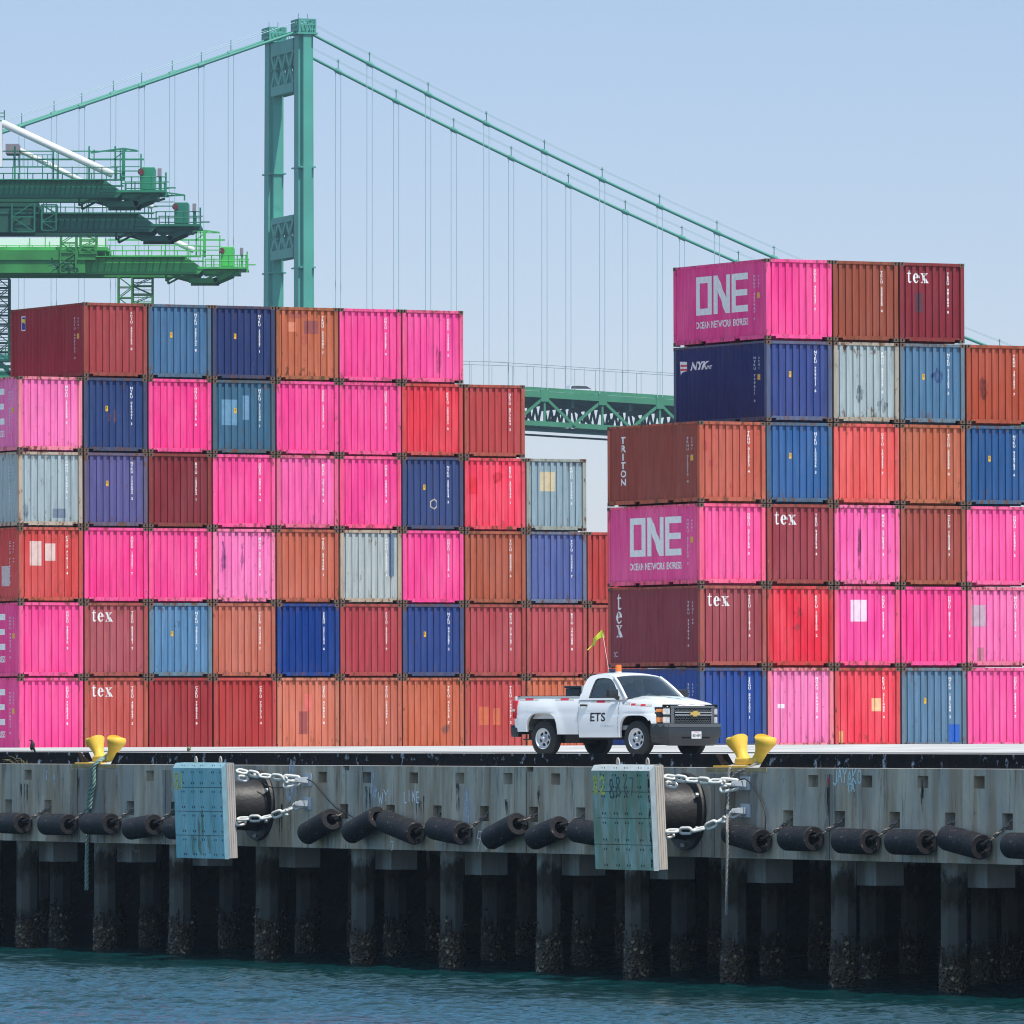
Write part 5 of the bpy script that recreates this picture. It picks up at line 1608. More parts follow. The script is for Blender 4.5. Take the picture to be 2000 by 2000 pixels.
    # rear cab wall with window
    m_ = MB(); m_.add([(XC-.0, -.945, 1.29),(XC, .945, 1.29),(-1.815, yg(1.6), 1.6),(-1.815, -yg(1.6), 1.6)], [(0,1,2,3)]); m_.box(XC-.01, XC+.02, -.93, .93, .5, 1.30); m_.build('cab_back', MW, root)
    # windscreen: between the two pillar lines
    pl = [(-.33,1.305),(-.45,1.425),(-.55,1.52),(-.655,1.612),(-.76,1.70),(-.835,1.752),(-.91,1.805)]
    def ws(i, j, ins=0.):
        t = -1+2*j/16; x, z = pl[i]
        bow = (.17-.10*i/6)*(1-t*t)
        return (x+bow-ins, yg(z)*t*(1-.0*ins), z+.055*(1-abs(t)**2.5)*smooth(1.58,1.84,z))
    m_ = MB(); m_.grid(lambda i, j: ws(i, j), 6, 16); m_.build('windscreen', mg, root, smooth=True)
    m_ = MB()
    for sgn in (0, 16):
        m_.tube([tuple(Vector(ws(i, sgn))+Vector((.004,0,.006))) for i in range(7)], .034, 7)
    m_.tube([tuple(Vector(ws(6, j))+Vector((.0,0,.004))) for j in range(17)], .018, 6)
    m_.build('windscreen_frame', MW, root, smooth=True)
    m_ = MB(); m_.tube([tuple(Vector(ws(0, j))+Vector((.01,0,.004))) for j in range(17)], .016, 6)
    for y0 in (-.55, .12):
        m_.tube([(-.17,y0,1.345),(-.21,y0+.25,1.372),(-.24,y0+.52,1.385)], .010, 5)
    m_.build('wiper', MK, root)
    # interior
    m_ = MB(); m_.bbox(-.80, -.20, -.84, .84, 1.02, 1.30, .04); m_.build('dashboard', MINT, root)
    for y in (-.42, .42):
        m_ = MB(); m_.bbox(-1.62, -1.42, y-.25, y+.25, .9, 1.48, .06); m_.bbox(-1.60, -1.49, y-.13, y+.13, 1.49, 1.68, .04); m_.bbox(-1.6, -1.05, y-.25, y+.25, .85, .98, .04)
        m_.build('seat', simple('seat_cloth', (.10,.105,.11,1), .9), root, smooth_angle=45)
    m_ = MB(); m_.box(XC+.03, XC+.05, -.9, .9, .8, 1.62); m_.box(XC, -.3, -.9, .9, .6, .7); m_.build('cab_lining', MINT, root)
    m_ = MB(); T = Matrix.Translation((-.86,.42,1.26)) @ Matrix.Rotation(radians(65), 4, 'Y')
    m_.tube([T @ Vector((.18*cos(a), .18*sin(a), 0)) for a in [i*pi/8 for i in range(17)]], .014, 6, caps=False); m_.build('steering_wheel', simple('wheel_grey', (.15,.16,.17,1), .5), root)
    m_ = MB(); m_.add([(-.55,-.1,1.305),(-.30,-.5,1.305),(-.25,-.35,1.306),(-.45,.05,1.306)], [(0,1,2,3)]); m_.build('dash_sun_streak', MSIL, root)  # pale strip laid on the dash as a painted streak of sun
    m_ = MB(); m_.bbox(-.93,-.89,-.12,.12,1.66,1.73,.01); m_.build('rear_mirror', MK, root)
    # wing mirrors
    for sgn in (-1, 1):
        m_ = MB(); m_.bbox(-.66, -.53, sgn*1.14-.16, sgn*1.14+.16, 1.33, 1.535, .04); m_.tube([(-.58, sgn*.96, 1.325), (-.585, sgn*1.02, 1.35), (-.59, sgn*1.08, 1.39)], [.055,.05,.04], 8)
        m_.build('wing_mirror', MK, root, smooth_angle=45)
    # door handle, panel lines
    for sgn in (-1,):
        m_ = MB(); m_.tube([(-1.78, sgn*(yoff(-1.78,1.165)+.012), 1.165), (-1.75, sgn*(yoff(-1.75,1.165)+.04), 1.168), (-1.60, sgn*(yoff(-1.6,1.165)+.04), 1.166), (-1.56, sgn*(yoff(-1.56,1.165)+.012), 1.163)], .022, 8)
        m_.build('door_handle', MK, door, smooth=True)
    def sidefig(fig, x0, z0, mat, name, off=.004, flip=True, parent=None):
        v, f = fig; bm = bmesh.new(); vs = [bm.verts.new((a, b, 0)) for a, b in v]
        for g in f:
            try: bm.faces.new([vs[i] for i in g])
            except ValueError: pass
        bmesh.ops.triangulate(bm, faces=bm.faces[:])
        for it in range(2): bmesh.ops.subdivide_edges(bm, edges=[e for e in bm.edges if e.calc_length() > .06], cuts=1)
        m_ = MB(); bm.verts.index_update()
        m_.add([(x0+p_.co.x, -(yoff(x0+p_.co.x, z0+p_.co.y)+off), z0+p_.co.y) for p_ in bm.verts], [[q.index for q in fc.verts] for fc in bm.faces])
        bm.free(); return m_.build(name, mat, parent or root, fixn=False)
    tv, tf = text2d('ETS', .34, bold=.016); sidefig(scalefig((tv, tf), .95, .82), -1.47, .80, MINK, 'door_lettering', .005, parent=door)
    tv, tf = text2d('SILVERADO', .055, spacing=1.6); sidefig((tv, tf), -1.13, .665, MGI, 'small_lettering', .005, parent=door)
    tv, tf = text2d('YR 2208', .085); sidefig((tv, tf), -.47, 1.175, MGI, 'fleet_number', .006)
    def tape(x0, n, z, seq, par):
        w_ = .145
        for i, ch in enumerate(seq):
            sidefig(rect2d(0, 0, w_-.002, .045), x0+i*w_*1.0, z, MRED if ch == 'r' else MSIL, 'reflective_tape', .004, parent=par)
    bed = [o for o in root.children if o.name.startswith('bed_side')][0]
    fen = [o for o in root.children if o.name.startswith('front_fender')][0]
    for x0, par, z in ((-3.82, bed, 1.285), (-2.66, bed, 1.282), (-1.46, door, 1.225)):
        for i, (ch, wd) in enumerate((('s',.17),('r',.27),('s',.18))):
            sidefig(rect2d(0, 0, wd-.004, .05), x0+[0,.17,.44][i], z, MRED if ch == 'r' else MSIL, 'reflective_tape', .004, parent=par)
    for i, (ch, wd) in enumerate((('r',.15),('s',.16),('r',.15),('s',.17))):
        sidefig(rect2d(0, 0, wd-.004, .045), -.14+[0,.15,.31,.46][i], 1.16-.008*i, MRED if ch == 'r' else MSIL, 'reflective_tape', .006, parent=fen)
    # ---- front end
    XB = XN
    def nose(y, x0=XB): return x0 + .075*(1-(y/.95)**2)
    m_ = MB()   # black backing
    m_.grid(lambda i, j: (nose(-.9+1.8*i/12)-.03, -.9+1.8*i/12, .66+.52*j), 12, 1); m_.build('grille_backing', MDARK, root)
    gw = .60
    m_ = MB()   # surround
    def band(z0, z1, y0, y1, o0=.0, o1=.0, th=.05, n=10):
        m_.grid(lambda i, j: (nose(y0+(y1-y0)*i/n)+o0, y0+(y1-y0)*i/n, z0+(z1-z0)*j), n, 1)
        m_.grid(lambda i, j: (nose(y0+(y1-y0)*i/n)+o0-th*j, y0+(y1-y0)*i/n, z1), n, 1)
        m_.grid(lambda i, j: (nose(y0+(y1-y0)*i/n)+o0-th*j, y0+(y1-y0)*i/n, z0), n, 1)
    band(1.105, 1.150, -.72, .72, .03); band(.705,.745,-gw,gw,.035); band(.745,1.105,-gw-.10,-gw,.02,n=2); band(.745,1.105,gw,gw+.10,.02,n=2)
    m_.build('grille_surround', MG, root, smooth_angle=35)
    m_ = MB(); band(.985,1.015,-gw,gw,.045); band(.925,.955,-gw,gw,.045); m_.build('grille_bar', simple('satin_bar', (.34,.35,.37,1), .35, .5), root, smooth_angle=35)
    m_ = MB()
    for (za, zb2) in ((1.02, 1.10), (.75, .92)):
        n = 15
        rows_ = 1 if za > 1 else 2
        for r_ in range(rows_):
            z0_ = za+(zb2-za)*r_/rows_; z1_ = za+(zb2-za)*(r_+1)/rows_
            for k in range(n):
                ya, yb2 = -gw+2*gw*k/n, -gw+2*gw*(k+1)/n; ym = (ya+yb2)/2
                m_.bar((nose(ya)+.005, ya, (z0_+z1_)/2), (nose(ym)+.005, ym, z1_-.008), .012, .014); m_.bar((nose(ym)+.005, ym, z1_-.008), (nose(yb2)+.005, yb2, (z0_+z1_)/2), .012, .014)
                m_.bar((nose(ya)+.005, ya, (z0_+z1_)/2), (nose(ym)+.005, ym, z0_+.008), .012, .014); m_.bar((nose(ym)+.005, ym, z0_+.008), (nose(yb2)+.005, yb2, (z0_+z1_)/2), .012, .014)
    m_.build('grille_mesh', MGM, root)
    # emblem: cross of a wide parallelogram and a short tall one
    v, f = poly2d([(-.15,-.028),(-.06,-.028),(-.075,-.062),(.055,-.062),(.07,-.028),(.15,-.028),(.165,.028),(.075,.028),(.088,.062),(-.055,.062),(-.07,.028),(-.155,.028)])
    m_ = MB(); m_.prism([(a, b) for a, b in [(-.15,-.028),(-.06,-.028),(-.075,-.062),(.055,-.062),(.07,-.028),(.15,-.028),(.165,.028),(.075,.028),(.088,.062),(-.055,.062),(-.07,.028),(-.155,.028)]], 'x', XB+.075+.048, XB+.075+.075, T=Matrix.Translation((0,0,.97)))
    m_.build('emblem', MGOLD, root)
    # headlights: two stacked lamps per side, wrapping the corner
    for sgn in (-1, 1):
        hl = empty('headlight'); hl.parent = root
        def hp(t, z, off=0):      # t 0 at grille .. 1 round the corner on the fender side
            if t < .72:
                y = gw+.10+(.905-gw-.10)*t/.72; x = nose(y)+.0+off - .05*(t/.72)**3
            else:
                q = (t-.72)/.28; y = .905+.02*q+off*.4; x = nose(.905)-.05 - .20*q + off*(1-q)
                y = min(y, yoff(min(x, XN), z)+.006+off*.3)
            return (x, sgn*y, z)
        m_ = MB(); m_.grid(lambda i, j: hp(i/12, .735+.385*j/4, .004), 12, 4); m_.build('lamp_housing', MK, hl, smooth_angle=50)
        for (z0_, z1_) in ((.965, 1.085), (.765, .895)):
            m_ = MB(); m_.grid(lambda i, j: hp(.10+.55*i/8, z0_+(z1_-z0_)*j/2, .016), 8, 2); m_.build('lamp_lens', MLENS, hl, smooth_angle=50)
            m_ = MB(); m_.grid(lambda i, j: hp(.66+.29*i/6, z0_+.01+(z1_-z0_-.02)*j/2, .014), 6, 2); m_.build('indicator_lens', MAM, hl, smooth_angle=50)
            m_ = MB(); m_.grid(lambda i, j: hp(.06+.62*i/8, z0_-.012+.008*j, .024), 8, 1); m_.build('lamp_trim', MHUB, hl)
    # front bumper
    def bp_(t, off=0.):      # t -1..1 plan outline
        a = abs(t); s_ = 1 if t > 0 else -1
        if a < .8: y = a/.8*.86; x = XB+.17 - .05*(a/.8)**2
        else:
            q = (a-.8)/.2; y = .86+.13*sin(q*pi/2); x = XB+.12 - .44*q**1.4
        return x+off*(1-.5*max(0,(a-.8)/.2)), s_*(y+off*.3*a)
    prof_ = [(-.03,.735),(.00,.742),(.012,.700),(.020,.655),(.012,.640),(.02,.60),(.02,.50),(.005,.42),(-.01,.40),(-.025,.36),(-.05,.27),(-.10,.24)]
    m_ = MB()
    m_.grid(lambda i, j: (bp_(-1+i/14, prof_[j][0])[0] - (.06*max(0,(abs(-1+i/14)-.75)/.25) if j > 8 else 0), bp_(-1+i/14, prof_[j][0])[1]*(1-.022*max(0,j-6)), prof_[j][1] + (.06*max(0,(abs(-1+i/14)-.82)/.18) if j > 8 else 0)), 28, len(prof_)-1)
    m_.build('front_bumper', MBUMP, root, smooth_angle=28)
    m_ = MB(); m_.grid(lambda i, j: (bp_(-1+i/14, .004-.14*j)[0], bp_(-1+i/14)[1]*(1-.02*j), .744-.002*j), 28, 1)
    m_.grid(lambda i, j: (bp_(-.98+i/14.3, .010+.014*j)[0], bp_(-.98+i/14.3)[1]*1.002, .742-.075*j), 28, 1); m_.build('bumper_top', MBT, root, smooth_angle=40)
    m_ = MB(); m_.box(XB+.1, XB+.185, -.44, .44, .405, .43); m_.build('bumper_slot', MDARK, root)
    m_ = MB(); m_.bbox(XB+.185, XB+.20, -.17, .15, .40, .565, .004); pl_ = m_.build('number_plate', simple('plate_white', (.62,.63,.64,1), .5), root)
    tv, tf = text2d('80148F1', .085, bold=.01); x0, x1, _, _ = bounds(tv)
    m_ = MB(); m_.add([(XB+.203, -(.0)+(a-(x0+x1)/2)*.26/(x1-x0)-.01, .44+b*1.1) for a, b in tv], tf); m_.build('plate_digits', MINK, pl_, fixn=False)
    tv, tf = text2d('CALIFORNIA', .03); x0, x1, _, _ = bounds(tv)
    m_ = MB(); m_.add([(XB+.203, (a-(x0+x1)/2)-.01, .535+b) for a, b in tv], tf); m_.build('plate_word', MRED, pl_, fixn=False)
    for y in (-.32, .30):
        m_ = MB(); q = Vector(hood(25, 12+int(y*12))); m_.grid(lambda i, j: (nose(y)+.035-.03*j, y-.07+.14*i, 1.172+.006*j), 1, 1); m_.build('hood_marker', MRED, root)
    v, f = poly2d(blob2d(0, 0, .10, .38, 20, .1, 4)); 
    def hoodz(x, y):
        i = (x+.34)/(XN+.36)*26; j = (y/yoff(x, ztop(x))+1)*12; i0, j0 = int(i), int(j)
        return Vector(hood(i, j)).z
    m_ = MB(); m_.add([(.28+a, .12+b, hoodz(.28+a, .12+b)+.008) for a, b in v], f); m_.build('hood_sheen_patch', simple('hood_sheen_paint', (.55,.66,.64,1), .4), root)  # grey-green ellipse painted on the hood as a sheen
    # roof beacon
    m_ = MB(); m_.lathe([(0,0),(.075,0),(.075,.03),(.0,.03)], 20, Matrix.Translation((-1.42,-.10,1.915))); m_.build('beacon_base', MSIL, root)
    m_ = MB(); m_.lathe([(.068,0),(.070,.12),(.062,.15),(0,.155)], 20, Matrix.Translation((-1.42,-.10,1.945))); m_.build('beacon', MORG, root, smooth_angle=40)
    # marker lamps on the roof
    m_ = MB()
    for y in (-.2,-.1,0,.1,.2): m_.ball((-.97, y, 1.885), (.03,.02,.008), 6)
    m_.build('roof_markers', MGI, root)
    # safety flag on a whip
    m_ = MB(); m_.tube([(-2.02,.30,1.35),(-2.08,.24,2.0),(-2.17,.14,2.83)], [.009,.007,.005], 5); m_.build('whip_pole', simple('whip_white', (.75,.6,.58,1), .6), root, smooth=True)
    cp = [(0,0,.16),(-.08,.02,.17),(-.16,-.06,.13),(-.26,-.14,.11),(-.34,-.22,.06),(-.42,-.28,.04),(-.47,-.36,.02)]
    vs = []; 
    for i, (dx, dz, hh) in enumerate(cp):
        vs += [(-2.17+dx, .14+.05*sin(i*1.7), 2.81+dz+hh/2), (-2.17+dx+.03, .14+.05*sin(i*1.7+1), 2.81+dz-hh/2)]
    m_ = MB(); m_.add(vs, [(2*i,2*i+2,2*i+3,2*i+1) for i in range(len(cp)-1)]); m_.add([(a, b+.006, c) for a, b, c in vs], [(2*i+1,2*i+3,2*i+2,2*i) for i in range(len(cp)-1)])
    m_.build('safety_flag', simple('lime_flag', (.80,.84,.06,1), .7), root, fixn=False, smooth=True)
    # wheels
    def wheel(x, sgn):
        w_ = empty('wheel', (x, sgn*.845, .402), (0,0,0)); w_.parent = root
        T = Matrix.Rotation(sgn*-pi/2, 4, 'X')     # local z -> outward
        m_ = MB(); R = .405
        m_.lathe([(.235,-.12),(.30,-.125),(.36,-.115),(R-.005,-.085),(R,-.04),(R,.04),(R-.005,.085),(.36,.115),(.30,.125),(.245,.12),(.235,.10),(.235,-.12)], 48, T)
        for k in range(40):
            a = 2*pi*k/40; m_.box(R-.012, R+.004, -.02, .02, -.08, -.01, T @ Matrix.Rotation(a, 4, 'Z')); m_.box(R-.012, R+.004, -.02, .02, .01, .08, T @ Matrix.Rotation(a+.08, 4, 'Z'))
        m_.build('tyre', MTY, w_, smooth_angle=30)
        m_ = MB()
        m_.lathe([(.245,.105),(.243,.118),(.236,.121),(.226,.112),(.215,.085)], 40, T)
        # face disc with six windows
        outer_ = [(.217*cos(2*pi*k/48), .217*sin(2*pi*k/48)) for k in range(48)]
        holes = []
        for k in range(6):
            a = 2*pi*k/6+.3
            h = [(.105,-.022),(.115,-.040),(.150,-.052),(.168,-.040),(.172,0),(.168,.040),(.150,.052),(.115,.040),(.105,.022)]
            holes.append([(r_*cos(a)-q*sin(a), r_*sin(a)+q*cos(a)) for r_, q in h])
        v, f = fill2d(outer_, holes)
        dz = lambda r_: .082 - .035*smooth(.21,.15,r_) + .030*smooth(.12,.07,r_)
        m_.add([(a, b, dz(sqrt(a*a+b*b))) for a, b in v], f, T)
        for h in holes:
            n_ = len(h); m_.add([(a, b, dz(sqrt(a*a+b*b))) for a, b in h]+[(a, b, .03) for a, b in h], [(i,(i+1)%n_,(i+1)%n_+n_,i+n_) for i in range(n_)], T)
        m_.build('rim', MRIM, w_, smooth_angle=35)
        m_ = MB(); m_.lathe([(.234,-.1),(.234,.02),(.0,.02)], 24, T); m_.build('brake_drum', MUND, w_)
        m_ = MB(); m_.lathe([(.060,.07),(.055,.125),(.045,.135),(0,.138)], 20, T)
        for k in range(6):
            a = 2*pi*k/6; m_.lathe([(.011,.07),(.011,.098),(0,.10)], 6, T @ Matrix.Translation((.082*cos(a), .082*sin(a), 0)))
        m_.build('hub_cap', MHUB, w_, smooth_angle=40)
    for x in (XR, XF):
        for sgn in (-1, 1): wheel(x, sgn)
    m_ = MB(); m_.tube([(.68,-.60,.50),(.76,-.60,.50)], .03, 6); m_.build('tow_hook', MK, root)
    # tool box lying across the bed behind the cab
    tb = empty('tool_box', root.matrix_world @ Vector((0,0,0)), (0,0,rot), 'black tool box lying across the bed of the white pickup truck', 'tool box')
    tb.location = base
    m_ = MB(); m_.bbox(-2.70, -2.05, -.55, .94, .95, 1.56, .02); m_.build('box_body', simple('black_box', (.012,.012,.013,1), .35), tb, smooth_angle=40)
    m_ = MB(); m_.bbox(-2.72, -2.03, -.57, .95, 1.562, 1.62, .012); m_.build('lid', simple('black_lid', (.025,.026,.028,1), .3), tb, smooth_angle=40)
    m_ = MB(); m_.add([(-2.32+.09*cos(a), -.558, 1.47+.03*sin(a)) for a in [i*pi/6 for i in range(12)]], [tuple(range(12))]); m_.build('badge', simple('dull_badge', (.12,.06,.05,1), .6), tb)
    return root
truck()
# ------------------------------------------------------------------ suspension bridge
def far_pt(px, py, Y):
    return Vector(((px-1000)/F*Y, Y, CAMZ + (YH-py)/F*Y))
def bridge():
    MT = simple('bridge_green_paint', (.075,.36,.27,1), .55, var=.12, vscale=.15, dirt=.12, dirtc=(.03,.16,.13,1), dscale=.12)
    MTd = simple('truss_green_paint', (.05,.24,.12,1), .6, var=.15, vscale=.3)
    MCB = simple('cable_green_paint', (.06,.30,.22,1), .55)
    MHG = simple('haze_pale_wire', (.42,.58,.62,1), .6)  # pale tone puts distance haze into the wire colour
    MRD = simple('roadway_concrete', (.20,.19,.17,1), .9)
    YB = F/13.07; X0 = (592-1000)/F*YB
    GA = radians(18)
    a_ = Vector((cos(GA), sin(GA), 0)); t_ = Vector((-sin(GA), cos(GA), 0))   # along, across (away)
    root = empty('suspension_bridge', (X0, YB, 0), (0,0,GA), 'tall green suspension bridge with twin-leg tower, cables and truss deck beyond the containers', 'bridge')
    TW = 15.6              # leg spacing
    # a point in bridge frame from picture column/row, at across-distance c
    def ax(px, c=0.):
        t = (px-1000)/F; P = Vector((X0, YB, 0)) + t_*c
        # X0'+a cos = t (Y' + a sin)
        return (t*P.y - P.x)/(cos(GA) - t*sin(GA))
    def hz(px, py, c=0.):
        a = ax(px, c); Y = YB + t_.y*c + a*sin(GA); return CAMZ + (YH-py)/F*Y
    # legs: near (c=0) and far (c=TW); slightly battered, along +-5 m at the bottom
    ztop = [hz(590, 67), hz(528, 85, TW)]
    for c, zt, nm in ((0., 111.0, 'tower_leg'), (TW, 111.0, 'tower_leg')):
        m_ = MB()
        def ring(z):
            k = (111.0 - z)/60.0
            hx = 1.12+ .13*k; hy = 2.05 + .12*k
            c0 = c - (1.1*k*.35 if c == 0 else -1.1*k*.35)
            # cruciform-ish section: main cell with side fins
            return [(-hx,c0-hy*.55,z),(-hx*.55,c0-hy*.55,z),(-hx*.55,c0-hy,z),(hx*.55,c0-hy,z),(hx*.55,c0-hy*.62,z),(hx,c0-hy*.62,z),(hx,c0+hy*.55,z),(hx*.55,c0+hy*.55,z),(hx*.55,c0+hy,z),(-hx*.55,c0+hy,z),(-hx*.55,c0+hy*.55,z),(-hx,c0+hy*.55,z)]
        zs = [0, 20, 40, 60, 80, 111.0]
        vs = []; 
        for z in zs: vs += ring(z)
        fs = [(i*12+k, i*12+(k+1)%12, (i+1)*12+(k+1)%12, (i+1)*12+k) for i in range(len(zs)-1) for k in range(12)]
        fs.append(tuple(range((len(zs)-1)*12, len(zs)*12)))
        m_.add(vs, fs)
        for z in (91, 76, 62): # splice bands
            m_.box(-1.25, 1.3, c-2.2, c+2.2, z, z+.22)
        m_.build(nm, MT, root)
        m_ = MB(); m_.box(-1.6, 1.6, c-2.3, c+2.3, 111.0, 111.25)   # top platform
        m_.build('top_platform', MT, root)
        # saddle housing
        m_ = MB()
        X_ = 1.25; Y_ = 2.0
        for k in range(-3, 4):
            for s_ in (-1, 1): m_.bar((k*X_/3.4, c+s_*Y_, 111.25), (k*X_/3.0, c+s_*Y_, 112.44), .16)
            m_.bar((-X_, c+k*Y_/3.4, 111.25), (-X_, c+k*Y_/3.0, 112.44), .16); m_.bar((X_, c+k*Y_/3.4, 111.25), (X_, c+k*Y_/3.0, 112.44), .16)
        for z in (111.72, 112.44, 113.22):
            for s_ in (-1, 1): m_.bar((-X_, c+s_*Y_, z), (X_, c+s_*Y_, z), .2); m_.bar((s_*X_, c-Y_, z), (s_*X_, c+Y_, z), .2)
        for p_, q_ in ((-X_,-Y_),(X_,-Y_),(X_,Y_),(-X_,Y_)): m_.bar((p_, c+q_, 111.29), (p_, c+q_, 113.22), .24)
        for s_ in (-1, 1):
            for j in range(3):
                u0, u1 = -1+2*j/3, -1+2*(j+1)/3
                for (a0, a1_) in (((u0*X_, c+s_*Y_), (u1*X_, c+s_*Y_)), ((s_*X_, c+u0*Y_), (s_*X_, c+u1*Y_))):
                    m_.bar((*a0, 112.44), (*a1_, 113.22), .16); m_.bar((*a1_, 112.44), (*a0, 113.22), .16)
        m_.box(-1.1, 1.1, c-1.0, c+1.0, 111.25, 112.15)
        for q in (-.7,-.1,.5): m_.bar((q, c-Y_-.1, 111.29), (q-.35, c-Y_-.1, 112.37), .26, .1)
        m_.build('saddle_housing', MT, root)
        m_ = MB()
        for q in (-.8, .6): m_.tube([(q, c, 112.93), (q, c, 114.23)], .05, 4)
        m_.build('mast', MCB, root)
    # cross struts of crossed members between the legs
    def strut(z0, z1, solid):
        m_ = MB(); y0, y1 = 1.9, TW-1.9
        for x in (-.95, .95):
            m_.box(x-.15, x+.15, y0, y1, z0, z0+1.4); m_.box(x-.15, x+.15, y0, y1, z1-solid, z1)
            n = 3; w_ = (y1-y0)/n
            for k in range(n):
                a, b = y0+w_*k, y0+w_*(k+1)
                m_.bar((x, a, z0+1.2), (x, b, z1-solid+.2), .26, .75); m_.bar((x, b, z0+1.2), (x, a, z1-solid+.2), .26, .75)
                m_.bar((x+.01, (a+b)/2, z0+1.2), (x+.01, (a+b)/2, z1-solid), .2, .3)
        for z in (z0+.2, z0+1.2, z1-.3, z1-solid+.2): m_.box(-.85, .85, y0, y1, z, z+.12)
        for k in range(5):
            y = y0+(y1-y0)*k/4; m_.bar((-.95,y,(z0+z1)/2), (.95,y,(z0+z1)/2), .5, .3)
        m_.build('cross_strut', MT, root)
    strut(102.7, 110.7, 2.0); strut(77.9, 84.2, .9)
    m_ = MB()
    for k in range(9):
        y = 2.8+k*1.3; m_.tube([(0,y,110.7),(0,y,112.0)], .06, 4)
    m_.tube([(0,2.6,112),(0,13.3,112)], .07, 4); m_.tube([(0,4,111.0),(0,4,113.6)], .12, 4); m_.build('walkway_rail', MCB, root)
    # main cables
    def hc(a):
        if a >= 0: return 111.85 - .4855*a + .00061*a*a
        return 111.85 + .362*a + .00015*a*a
    for c in (0., TW):
        A = [-130 + 5*i for i in range(26)] + [0.0]
        m_ = MB(); m_.tube([(a, c, hc(a)) for a in A], .23, 8); m_.build('main_cable', MCB, root, smooth=True)
        A = [0.] + [5.0*i for i in range(1, 38)]
        m_ = MB(); m_.tube([(a, c, hc(a)) for a in A], .23, 8); m_.build('main_cable', MCB, root, smooth=True)
        for dy in (-.5, .5):
            for rng in ([-130+10*i for i in range(13)]+[-1], [1]+[10*i for i in range(1, 19)]):
                m_ = MB(); m_.tube([(a, c+dy, hc(a)+1.55) for a in rng], .035, 4); m_.build('hand_rope', MHG, root)
    # deck line
    a1, a2 = ax(1040, 0), ax(1310, 0)
    z1_, z2_ = hz(1040, 762), hz(1310, 779)
    sl_ = (z2_-z1_)/(a2-a1)
    def zd(a): return z1_ + sl_*(a-a1)*(1 if a > a1 else .35)
    # hangers: near plane at picture columns of ~114 px step; far plane offset
    MB_h = None
    near = [ax(px, 0) for px in [722-3] + [836+114*k for k in range(0, 12)]]
    sp = near[2]-near[1]
    k0 = near[1]
    for c, first in ((0., near[1]-sp), (TW, ax(660, TW))):
        a = first
        while a < 175:
            m_ = MB()
            for dx in (-.42, .42): m_.tube([(a+dx, c, zd(a)), (a+dx, c, hc(a)-.2)], .055, 4)
            m_.build('hanger', MHG, root)
            m_ = MB(); m_.tube([(a-.45, c, hc(a-.45)), (a+.45, c, hc(a+.45))], .36, 8); m_.tube([(a, c, hc(a)), (a, c, hc(a)+1.9)], .07, 4); m_.bar((a,c-.5,hc(a)+1.6),(a,c+.5,hc(a)+1.6),.12); m_.build('cable_band', MCB, root)
            a += sp
        a = ax({0.:392, TW:450}[c], c)
        while a > -125:
            m_ = MB()
            for dx in (-.42, .42): m_.tube([(a+dx, c, zd(0)), (a+dx, c, hc(a)-.2)], .055, 4)
            m_.build('hanger', MHG, root)
            m_ = MB(); m_.tube([(a-.45, c, hc(a-.45)), (a+.45, c, hc(a+.45))], .36, 8); m_.tube([(a, c, hc(a)), (a, c, hc(a)+1.9)], .07, 4); m_.build('cable_band', MCB, root)
            a -= sp
    # stiffening truss and roadway
    TD = 4.75
    def truss(c):
        n0 = int((-130-k0)/sp)-1
        Aall = [k0 + sp*k for k in range(-16, 14)]
        m_ = MB()
        m_.tube([(Aall[0], c, zd(Aall[0])-.5), (a1, c, zd(a1)-.5), (Aall[-1], c, zd(Aall[-1])-.5)], .01, 4)
        for (zt, hh) in ((-.55, .95), (-TD-.2, .75)):
            P = [(a, c, zd(a)+zt) for a in [Aall[0], a1, Aall[-1]]]
            for i in range(2): m_.bar(P[i], P[i+1], .5, hh)
        m_.build('truss_chord', MTd, root)
        for a in Aall:
            m_ = MB()
            m_.bar((a, c, zd(a)-.3), (a, c, zd(a)-TD), .30)
            m_.bar((a, c, zd(a)-.9), (a+sp/2, c, zd(a+sp/2)-TD-.1), .34, .42); m_.bar((a+sp/2, c, zd(a+sp/2)-TD-.1), (a+sp, c, zd(a+sp)-.9), .34, .42)
            m_.box(a-.65, a+.65, c-.30, c+.30, zd(a)-1.6, zd(a)+.12); m_.ball((a+sp/2, c-.3, zd(a+sp/2)-TD-.15), .28, 6)
            m_.build('truss_panel', MTd, root)
    truss(0.); truss(TW)
    m_ = MB()
    for i, (p, q) in enumerate(((-140., a1), (a1, 175.))):
        m_.add([(p,.4,zd(p)-.25),(q,.4,zd(q)-.25),(q,TW-.4,zd(q)-.25),(p,TW-.4,zd(p)-.25),(p,.4,zd(p)-.75),(q,.4,zd(q)-.75),(q,TW-.4,zd(q)-.75),(p,TW-.4,zd(p)-.75)], [(0,1,2,3),(7,6,5,4),(0,4,5,1),(2,6,7,3)])
    m_.build('roadway', MRD, root)
    MFB = simple('floor_beam_green', (.022,.10,.075,1), .7)
    for k in range(-16, 27):
        a = k0+sp/2*k; m_ = MB(); m_.box(a-.2, a+.2, .3, TW-.3, zd(a)-2.2, zd(a)-.8)
        for y in (1.5, 4.6, 7.7, 10.8): m_.bar((a, y, zd(a)-2.1), (a, y+1.6, zd(a)-TD), .3); m_.bar((a, y+3.1, zd(a)-2.1), (a, y+1.6, zd(a)-TD), .3)
        m_.box(a-.18, a+.18, .3, TW-.3, zd(a)-TD-.4, zd(a)-TD+.1)
        m_.build('floor_beam', MFB, root)
    m_ = MB()
